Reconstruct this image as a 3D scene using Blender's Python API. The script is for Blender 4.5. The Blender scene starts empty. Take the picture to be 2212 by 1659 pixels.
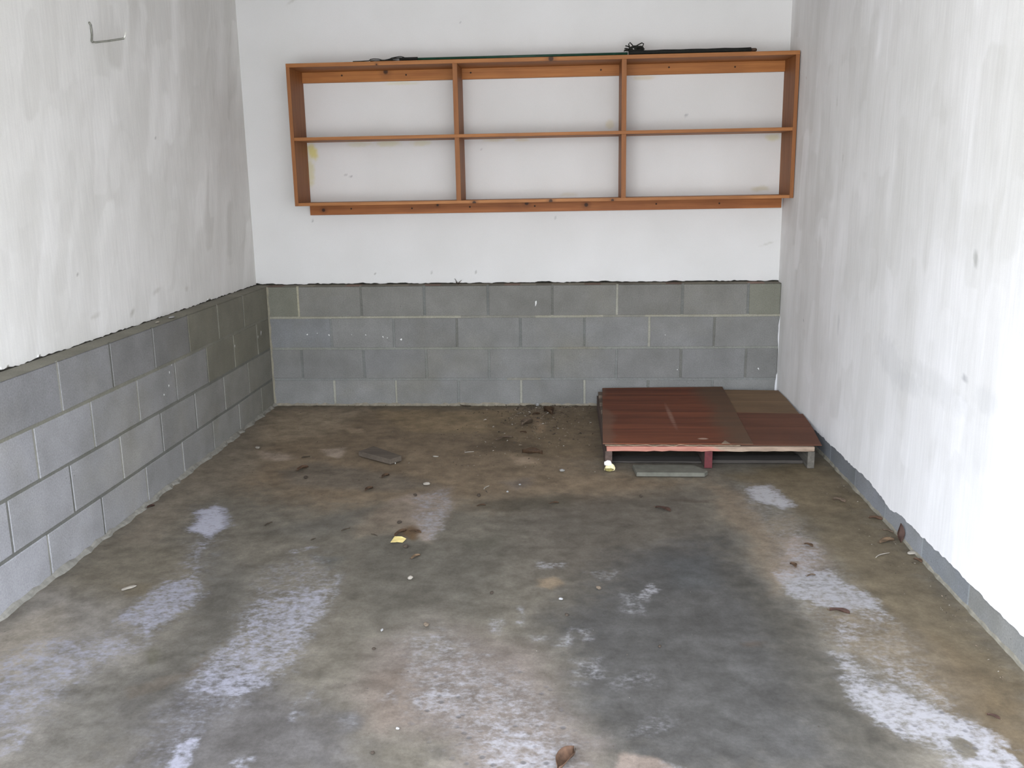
import bpy, bmesh, math, random
import numpy as np
from mathutils import Vector, Matrix, Euler

scene = bpy.context.scene
COLL = scene.collection
R = math.radians
rng = random.Random(11)

# ------------------------------------------------------------------ camera
cam_data = bpy.data.cameras.new('camera')
cam_data.sensor_fit = 'HORIZONTAL'
cam_data.sensor_width = 36.0
cam_data.lens = 36.0 * 1976.72 / 2212.0
cam_data.clip_start = 0.02
cam = bpy.data.objects.new('camera', cam_data)
COLL.objects.link(cam)
cam.location = (1.87625, -5.65859, 1.39536)
cam.rotation_euler = (R(77.49844), R(0.77321), R(3.20257))
scene.camera = cam

# ------------------------------------------------------------------ colour management
vs = scene.view_settings
vs.view_transform = 'Standard'
vs.look = 'None'
vs.gamma = 1.0
vs.use_curve_mapping = False
vs.exposure = 2.40
scene.display_settings.display_device = 'sRGB'

# ------------------------------------------------------------------ daylight: overcast sky seen through the open garage door
SKY_GAIN = 2.6
world = bpy.data.worlds.new('daylight')
scene.world = world
world.use_nodes = True
wn = world.node_tree
wn.nodes.clear()
w_out = wn.nodes.new('ShaderNodeOutputWorld')
w_bg = wn.nodes.new('ShaderNodeBackground')
w_tc = wn.nodes.new('ShaderNodeTexCoord')
w_sep = wn.nodes.new('ShaderNodeSeparateXYZ')
w_rmp = wn.nodes.new('ShaderNodeValToRGB')
w_map = wn.nodes.new('ShaderNodeMapRange')
w_side = wn.nodes.new('ShaderNodeMapRange')
w_mul = wn.nodes.new('ShaderNodeVectorMath'); w_mul.operation = 'SCALE'
wn.links.new(w_tc.outputs['Generated'], w_sep.inputs[0])
w_map.inputs['From Min'].default_value = -1
w_map.inputs['From Max'].default_value = 1
wn.links.new(w_sep.outputs['Z'], w_map.inputs['Value'])
wn.links.new(w_map.outputs['Result'], w_rmp.inputs['Fac'])
e = w_rmp.color_ramp.elements
e[0].position = 0.0; e[0].color = (.44, .44, .44, 1)
e[1].position = 1.0; e[1].color = (1.45, 1.60, 2.0, 1)
for pos, c in ((.49, (.42, .43, .44, 1)), (.515, (.38, .39, .395, 1)), (.59, (.54, .565, .59, 1)), (.74, (1.40, 1.53, 1.82, 1))):
    n = e.new(pos); n.color = c
w_side.inputs['From Min'].default_value = -1
w_side.inputs['From Max'].default_value = 1
w_side.inputs['To Min'].default_value = 1.9
w_side.inputs['To Max'].default_value = 0.36
wn.links.new(w_sep.outputs['X'], w_side.inputs['Value'])
wn.links.new(w_rmp.outputs['Color'], w_mul.inputs[0])
wn.links.new(w_side.outputs['Result'], w_mul.inputs['Scale'])
wn.links.new(w_mul.outputs[0], w_bg.inputs['Color'])
w_bg.inputs['Strength'].default_value = SKY_GAIN
wn.links.new(w_bg.outputs[0], w_out.inputs[0])

DOOR_X0, DOOR_X1, DOOR_H, FRONT_Y = 0.03, 3.16, 2.52, -5.78
pl = bpy.data.lights.new('door_portal', 'AREA')
pl.shape = 'RECTANGLE'
pl.size = DOOR_X1 - DOOR_X0
pl.size_y = DOOR_H
pl.cycles.is_portal = True
po = bpy.data.objects.new('door_portal', pl)
COLL.objects.link(po)
po.location = ((DOOR_X0 + DOOR_X1) / 2, FRONT_Y, DOOR_H / 2)
po.rotation_euler = (R(90), 0, 0)

# ------------------------------------------------------------------ noise in numpy
def vnoise(x, y, seed):
    t = np.random.RandomState(seed).rand(256, 256)
    xi = np.floor(x).astype(int); yi = np.floor(y).astype(int)
    fx = x - xi; fy = y - yi
    fx = fx * fx * (3 - 2 * fx); fy = fy * fy * (3 - 2 * fy)
    a = t[xi & 255, yi & 255]; b = t[(xi + 1) & 255, yi & 255]
    c = t[xi & 255, (yi + 1) & 255]; d = t[(xi + 1) & 255, (yi + 1) & 255]
    return (a * (1 - fx) + b * fx) * (1 - fy) + (c * (1 - fx) + d * fx) * fy

def fbm(x, y, seed, octaves=4):
    s = np.zeros_like(x); amp = .5; tot = 0
    for i in range(octaves):
        s += amp * vnoise(x * 2 ** i + 17.3 * i, y * 2 ** i + 5.1 * i, seed + i)
        tot += amp; amp *= .5
    return s / tot

def sstep(a, b, x):
    t = np.clip((x - a) / (b - a), 0, 1)
    return t * t * (3 - 2 * t)

def poly_sd(x, y, pts):
    """signed distance to a polygon, negative inside"""
    d = np.full(x.shape, 1e9); inside = np.zeros(x.shape, bool)
    n = len(pts)
    for i in range(n):
        ax, ay = pts[i]; bx, by = pts[(i + 1) % n]
        ex, ey = bx - ax, by - ay
        t = np.clip(((x - ax) * ex + (y - ay) * ey) / (ex * ex + ey * ey + 1e-12), 0, 1)
        d = np.minimum(d, (x - ax - t * ex) ** 2 + (y - ay - t * ey) ** 2)
        c = ((ay > y) != (by > y)) & (x < ex * (y - ay) / (ey + 1e-12 * (ey == 0)) + ax)
        inside ^= c
    d = np.sqrt(d)
    return np.where(inside, -d, d)

# ------------------------------------------------------------------ materials
def new_mat(name, rough=.8, spec=.3, metallic=0.):
    m = bpy.data.materials.new(name)
    m.use_nodes = True
    nt = m.node_tree
    b = nt.nodes['Principled BSDF']
    b.inputs['Roughness'].default_value = rough
    b.inputs['Specular IOR Level'].default_value = spec
    b.inputs['Metallic'].default_value = metallic
    return m, nt, b

def N(nt, kind, **kw):
    n = nt.nodes.new(kind)
    for k, v in kw.items():
        if k in n.inputs: n.inputs[k].default_value = v
        else: setattr(n, k, v)
    return n

def noise_node(nt, coord, scale, detail=4, rough=.55, vec_scale=None):
    src = coord
    if vec_scale:
        mp = nt.nodes.new('ShaderNodeMapping')
        mp.inputs['Scale'].default_value = vec_scale
        nt.links.new(coord, mp.inputs['Vector'])
        src = mp.outputs[0]
    n = nt.nodes.new('ShaderNodeTexNoise')
    n.inputs['Scale'].default_value = scale
    n.inputs['Detail'].default_value = detail
    n.inputs['Roughness'].default_value = rough
    nt.links.new(src, n.inputs['Vector'])
    return n.outputs['Fac']

def maprange(nt, val, a, b, c=0., d=1., smooth=False):
    n = nt.nodes.new('ShaderNodeMapRange')
    if smooth: n.interpolation_type = 'SMOOTHSTEP'
    n.inputs['From Min'].default_value = a; n.inputs['From Max'].default_value = b
    n.inputs['To Min'].default_value = c; n.inputs['To Max'].default_value = d
    nt.links.new(val, n.inputs['Value'])
    return n.outputs['Result']

def mixc(nt, fac, a, b, blend='MIX'):
    n = nt.nodes.new('ShaderNodeMix'); n.data_type = 'RGBA'; n.blend_type = blend
    for sock, v in (('Factor', fac), ('A', a), ('B', b)):
        i = [s for s in n.inputs if s.name == sock and (s.type == 'RGBA' or sock == 'Factor')][0]
        if isinstance(v, (int, float)): i.default_value = v
        elif isinstance(v, tuple): i.default_value = v if len(v) == 4 else v + (1,)
        else: nt.links.new(v, i)
    return [o for o in n.outputs if o.type == 'RGBA'][0]

def math_n(nt, op, a, b=None):
    n = nt.nodes.new('ShaderNodeMath'); n.operation = op
    for i, v in enumerate((a, b)):
        if v is None: continue
        if isinstance(v, (int, float)): n.inputs[i].default_value = v
        else: nt.links.new(v, n.inputs[i])
    return n.outputs[0]

def bump(nt, bsdf, height, strength, dist):
    n = nt.nodes.new('ShaderNodeBump')
    n.inputs['Strength'].default_value = strength
    n.inputs['Distance'].default_value = dist
    nt.links.new(height, n.inputs['Height'])
    nt.links.new(n.outputs[0], bsdf.inputs['Normal'])

def coords(nt, kind='Object'):
    return nt.nodes.new('ShaderNodeTexCoord').outputs[kind]

def plain(name, col, rough=.8, vary=.12, scale=30, bmp=.15, bdist=.002, spec=.3, metallic=0., vec_scale=None):
    """one colour mottled by noise"""
    m, nt, b = new_mat(name, rough, spec, metallic)
    co = coords(nt)
    n = noise_node(nt, co, scale, 5, vec_scale=vec_scale)
    lo = tuple(c * (1 - vary) for c in col); hi = tuple(min(1, c * (1 + vary)) for c in col)
    nt.links.new(mixc(nt, maprange(nt, n, .3, .7), lo, hi), b.inputs['Base Color'])
    if bmp: bump(nt, b, n, bmp, bdist)
    return m

def N_x(nt, co):
    sx = N(nt, 'ShaderNodeSeparateXYZ'); nt.links.new(co, sx.inputs[0])
    return sx.outputs['X']

def floor_mat():
    m, nt, b = new_mat('stained_concrete', .72, .28)
    co = coords(nt)
    base = N(nt, 'ShaderNodeAttribute', attribute_name='Col').outputs['Color']
    eff = N(nt, 'ShaderNodeAttribute', attribute_name='eff').outputs['Fac']
    pit = N(nt, 'ShaderNodeAttribute', attribute_name='pit').outputs['Fac']
    n1 = noise_node(nt, co, 7, 8, .62)
    n2 = noise_node(nt, co, 95, 5, .6)
    n3 = noise_node(nt, co, 27, 6, .66, (.95, 1.15, 1))
    n4 = noise_node(nt, co, 420, 2, .5)
    n5 = noise_node(nt, co, 55, 6, .68, (.9, 1.2, 1))
    n6 = noise_node(nt, co, 17, 5, .6)
    c = mixc(nt, maprange(nt, n1, .32, .68), (.76, .75, .73), (1.24, 1.24, 1.25))
    c = mixc(nt, 1., c, mixc(nt, maprange(nt, n6, .32, .68), (.81, .80, .78), (1.20, 1.20, 1.21)), 'MULTIPLY')
    c = mixc(nt, 1., base, c, 'MULTIPLY')
    f = mixc(nt, maprange(nt, n2, .3, .7), (.88, .88, .87), (1.12, 1.12, 1.12))
    c = mixc(nt, 1., c, f, 'MULTIPLY')
    g = mixc(nt, maprange(nt, n4, .35, .65), (.92, .92, .92), (1.08, 1.08, 1.08))
    c = mixc(nt, 1., c, g, 'MULTIPLY')
    # efflorescence: mask broken up by noise
    nn = math_n(nt, 'ADD', math_n(nt, 'MULTIPLY', n3, .5), math_n(nt, 'MULTIPLY', n5, .5))
    nn = math_n(nt, 'MULTIPLY', math_n(nt, 'SUBTRACT', nn, .5), 4.6)
    lim = math_n(nt, 'MINIMUM', math_n(nt, 'MULTIPLY', eff, 2.2), 1.0)
    x = math_n(nt, 'ADD', math_n(nt, 'MULTIPLY', eff, .92), math_n(nt, 'MULTIPLY', nn, lim))
    fac = maprange(nt, x, .05, 1.25, 0, .95, True)
    tint = mixc(nt, maprange(nt, N_x(nt, co), .9, 1.4, 0, 1), (.240, .237, .266), (.252, .244, .246))
    thick = N(nt, 'ShaderNodeVectorMath', operation='SCALE')
    nt.links.new(tint, thick.inputs[0]); nt.links.new(maprange(nt, eff, .95, 1.4, 1.0, 1.5), thick.inputs['Scale'])
    c = mixc(nt, fac, c, thick.outputs[0])
    # pits
    vor = N(nt, 'ShaderNodeTexVoronoi', Scale=33.0)
    mpv = nt.nodes.new('ShaderNodeMapping'); nt.links.new(co, mpv.inputs['Vector'])
    dv = nt.nodes.new('ShaderNodeMix'); dv.data_type = 'VECTOR'
    nt.links.new(mpv.outputs[0], vor.inputs['Vector'])
    spot = maprange(nt, vor.outputs['Distance'], .12, .36, 1, 0, True)
    pk = maprange(nt, noise_node(nt, co, 14, 3), .44, .58, 0, 1)
    pits = math_n(nt, 'MULTIPLY', math_n(nt, 'MULTIPLY', spot, pit), pk)
    c = mixc(nt, math_n(nt, 'MULTIPLY', pits, .8), c, (.085, .08, .078))
    # fine dark grit everywhere
    vor2 = N(nt, 'ShaderNodeTexVoronoi', Scale=17.0)
    nt.links.new(co, vor2.inputs['Vector'])
    grit = maprange(nt, vor2.outputs['Distance'], .03, .075, .7, 0, True)
    grit = math_n(nt, 'MULTIPLY', grit, maprange(nt, noise_node(nt, co, 3.1, 2), .48, .62, 0, 1))
    c = mixc(nt, grit, c, (.05, .045, .04))
    nt.links.new(c, b.inputs['Base Color'])
    h = math_n(nt, 'ADD', math_n(nt, 'MULTIPLY', n2, .6), math_n(nt, 'SUBTRACT', math_n(nt, 'MULTIPLY', n1, 1.2), math_n(nt, 'MULTIPLY', pits, 1.0)))
    bump(nt, b, h, .35, .004)
    return m

def painted_mat(name):
    """roughly brushed white paint; tone comes from the painted strokes on the mesh"""
    m, nt, b = new_mat(name, .78, .25)
    co = coords(nt)
    base = N(nt, 'ShaderNodeAttribute', attribute_name='Col').outputs['Color']
    n1 = noise_node(nt, co, 2.4, 4, .5)
    n2 = noise_node(nt, co, 260, 3, .5)
    c = mixc(nt, 1., base, mixc(nt, maprange(nt, n1, .3, .7), (.965, .965, .96), (1.03, 1.03, 1.035)), 'MULTIPLY')
    c = mixc(nt, 1., c, mixc(nt, maprange(nt, n2, .3, .7), (.975, .975, .975), (1.02, 1.02, 1.02)), 'MULTIPLY')
    if 'brushed' in name:
        st = noise_node(nt, co, 1., 4, .6, (1, 75, 5))
        c = mixc(nt, 1., c, mixc(nt, maprange(nt, st, .3, .7), (.955, .955, .955), (1.04, 1.04, 1.04)), 'MULTIPLY')
    nt.links.new(c, b.inputs['Base Color'])
    bump(nt, b, math_n(nt, 'ADD', n2, math_n(nt, 'MULTIPLY', noise_node(nt, co, 28, 3), 1.5)), .12, .002)
    return m

def block_mat():
    m, nt, b = new_mat('concrete_block', .9, .2)
    co = coords(nt)
    base = N(nt, 'ShaderNodeAttribute', attribute_name='Col').outputs['Color']
    n1 = noise_node(nt, co, 5.5, 5, .6)
    n2 = noise_node(nt, co, 150, 4, .6)
    n3 = noise_node(nt, co, 1.7, 4, .6)
    c = mixc(nt, 1., base, mixc(nt, maprange(nt, n1, .3, .7), (.86, .86, .85), (1.13, 1.13, 1.14)), 'MULTIPLY')
    c = mixc(nt, 1., c, mixc(nt, maprange(nt, n2, .3, .7), (.86, .86, .86), (1.14, 1.14, 1.14)), 'MULTIPLY')
    c = mixc(nt, maprange(nt, n3, .52, .70, 0, .35), c, mixc(nt, 1., c, (1.02, .97, .80), 'MULTIPLY'))
    vor = N(nt, 'ShaderNodeTexVoronoi', Scale=34.0)
    nt.links.new(co, vor.inputs['Vector'])
    hole = maprange(nt, vor.outputs['Distance'], .05, .12, .55, 0, True)
    hole = math_n(nt, 'MULTIPLY', hole, maprange(nt, noise_node(nt, co, 4.3, 2), .52, .62, 0, 1))
    c = mixc(nt, hole, c, (.06, .06, .055))
    nt.links.new(c, b.inputs['Base Color'])
    bump(nt, b, n2, .35, .003)
    return m

def wood_mat(name, light, dark, axis, knots=(), rough=.55, grain=1.0):
    """boards: grain runs along local axis 0/1/2; knots are local points (x, y, z, radius)"""
    m, nt, b = new_mat(name, rough, .3)
    co = coords(nt)
    s = [26., 26., 26.]; s[axis] = 1.3
    g1 = noise_node(nt, co, 1.6, 5, .6, tuple(s))
    s2 = [120., 120., 120.]; s2[axis] = 3.
    g2 = noise_node(nt, co, 1., 3, .6, tuple(s2))
    big = noise_node(nt, co, 3.2, 3, .5)
    f = math_n(nt, 'ADD', math_n(nt, 'MULTIPLY', g1, .7), math_n(nt, 'MULTIPLY', big, .3))
    c = mixc(nt, maprange(nt, f, .36, .64, 0, 1), dark, light)
    c = mixc(nt, 1., c, mixc(nt, maprange(nt, g2, .3, .7), (1 - .12 * grain,) * 3, (1 + .1 * grain,) * 3), 'MULTIPLY')
    for (kx, ky, kz, kr) in knots:
        vm = nt.nodes.new('ShaderNodeVectorMath'); vm.operation = 'DISTANCE'
        nt.links.new(co, vm.inputs[0]); vm.inputs[1].default_value = (kx, ky, kz)
        d = math_n(nt, 'ADD', vm.outputs['Value'], math_n(nt, 'MULTIPLY', math_n(nt, 'SUBTRACT', big, .5), kr * .8))
        halo = maprange(nt, d, kr * .9, kr * 3.2, .45, 0, True)
        c = mixc(nt, halo, c, tuple(x * .55 for x in dark))
        k = maprange(nt, d, kr * .6, kr * 1.15, .9, 0, True)
        c = mixc(nt, k, c, (.035, .014, .006))
    nt.links.new(c, b.inputs['Base Color'])
    bump(nt, b, math_n(nt, 'ADD', g1, g2), .12, .001)
    return m

# ------------------------------------------------------------------ mesh building
class MB:
    def __init__(self):
        self.v = []; self.f = []; self.mi = []; self.fc = []; self.smooth = []
    def face(self, pts, mi=0, col=(1, 1, 1), smooth=False):
        i = len(self.v); self.v += [tuple(p) for p in pts]
        self.f.append(tuple(range(i, i + len(pts)))); self.mi.append(mi); self.fc.append(col); self.smooth.append(smooth)
    def hull(self, bottom, top, mi=0, col=(1, 1, 1)):
        """prism between two point loops of the same length"""
        n = len(bottom); i = len(self.v)
        self.v += [tuple(p) for p in bottom] + [tuple(p) for p in top]
        fs = [tuple(range(i + n - 1, i - 1, -1)), tuple(range(i + n, i + 2 * n))]
        for k in range(n):
            fs.append((i + k, i + (k + 1) % n, i + n + (k + 1) % n, i + n + k))
        for f in fs:
            self.f.append(f); self.mi.append(mi); self.fc.append(col); self.smooth.append(False)
    def box(self, x0, x1, y0, y1, z0, z1, mi=0, col=(1, 1, 1)):
        self.hull([(x0, y0, z0), (x1, y0, z0), (x1, y1, z0), (x0, y1, z0)],
                  [(x0, y0, z1), (x1, y0, z1), (x1, y1, z1), (x0, y1, z1)], mi, col)
    def tube(self, pts, rad, sides=8, mi=0, cap=True):
        pts = [Vector(p) for p in pts]; n = len(pts)
        rads = rad if isinstance(rad, (list, tuple)) else [rad] * n
        base = len(self.v)
        t0 = (pts[1] - pts[0]).normalized()
        up = Vector((0, 0, 1)) if abs(t0.z) < .9 else Vector((1, 0, 0))
        a = t0.cross(up).normalized()
        for i, p in enumerate(pts):
            t = (pts[min(i + 1, n - 1)] - pts[max(i - 1, 0)])
            t = t.normalized() if t.length > 1e-9 else t0
            a = (a - t * a.dot(t))
            a = a.normalized() if a.length > 1e-6 else t.orthogonal().normalized()
            b_ = t.cross(a)
            for k in range(sides):
                q = 2 * math.pi * k / sides
                self.v.append(tuple(p + (a * math.cos(q) + b_ * math.sin(q)) * rads[i]))
        for i in range(n - 1):
            for k in range(sides):
                A = base + i * sides + k; B = base + i * sides + (k + 1) % sides
                self.f.append((A, B, B + sides, A + sides)); self.mi.append(mi); self.fc.append((1, 1, 1)); self.smooth.append(True)
        if cap:
            for f in (tuple(base + k for k in range(sides - 1, -1, -1)), tuple(base + (n - 1) * sides + k for k in range(sides))):
                self.f.append(f); self.mi.append(mi); self.fc.append((1, 1, 1)); self.smooth.append(False)
    def build(self, name, mats, parent=None, loc=None, bevel=0, colors=False, rot=None):
        me = bpy.data.meshes.new(name)
        me.from_pydata(self.v, [], self.f)
        if not isinstance(mats, (list, tuple)): mats = [mats]
        for m in mats: me.materials.append(m)
        me.polygons.foreach_set('material_index', self.mi)
        me.polygons.foreach_set('use_smooth', self.smooth)
        if colors:
            ca = me.color_attributes.new('Col', 'FLOAT_COLOR', 'CORNER')
            arr = []
            for f, c in zip(self.f, self.fc):
                arr += list(c) + [1.0] if len(f) == 0 else (list(c) + [1.0]) * len(f)
            ca.data.foreach_set('color', arr)
        me.update()
        return link(me, name, parent, loc, bevel, rot)

def link(me, name, parent=None, loc=None, bevel=0, rot=None):
    o = bpy.data.objects.new(name, me)
    COLL.objects.link(o)
    if parent: o.parent = parent
    if loc is not None: o.location = loc
    if rot is not None: o.rotation_euler = rot
    if bevel:
        md = o.modifiers.new('bevel', 'BEVEL'); md.width = bevel; md.segments = 2; md.limit_method = 'ANGLE'; md.angle_limit = R(40)
    return o

def grid_mesh(name, us, vs_, fn, mat, cols=None, fac=None):
    """regular grid; fn(U, V) -> x, y, z arrays; cols (n,3) point colours; fac {name: values}"""
    U, V = np.meshgrid(us, vs_, indexing='ij')
    x, y, z = fn(U, V)
    nu, nv = U.shape
    co = np.stack([x, y, z], -1).reshape(-1, 3)
    idx = np.arange(nu * nv).reshape(nu, nv)
    q = np.stack([idx[:-1, :-1], idx[1:, :-1], idx[1:, 1:], idx[:-1, 1:]], -1).reshape(-1, 4)
    me = bpy.data.meshes.new(name)
    me.vertices.add(len(co)); me.vertices.foreach_set('co', co.ravel().astype(np.float32))
    me.loops.add(q.size); me.loops.foreach_set('vertex_index', q.ravel().astype(np.int32))
    me.polygons.add(len(q))
    me.polygons.foreach_set('loop_start', np.arange(0, q.size, 4, dtype=np.int32))
    me.polygons.foreach_set('loop_total', np.full(len(q), 4, np.int32))
    me.update(calc_edges=True)
    me.validate()
    me.materials.append(mat)
    if cols is not None:
        ca = me.color_attributes.new('Col', 'FLOAT_COLOR', 'POINT')
        a = np.ones((len(co), 4), np.float32); a[:, :3] = cols.reshape(-1, 3)
        ca.data.foreach_set('color', a.ravel())
    for k, v in (fac or {}).items():
        at = me.attributes.new(k, 'FLOAT', 'POINT')
        at.data.foreach_set('value', v.ravel().astype(np.float32))
    me.polygons.foreach_set('use_smooth', np.ones(len(q), bool))
    return me

def tag(o, label, cat, group=None):
    o['label'] = label; o['category'] = cat
    if group: o['group'] = group
    return o

def struct(o, label=None):
    o['kind'] = 'structure'
    if label: o['label'] = label
    return o

def empty(name, loc, label, cat, group=None, rot=(0, 0, 0)):
    o = bpy.data.objects.new(name, None)
    o.empty_display_size = .1
    COLL.objects.link(o); o.location = loc; o.rotation_euler = rot
    return tag(o, label, cat, group)

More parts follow.
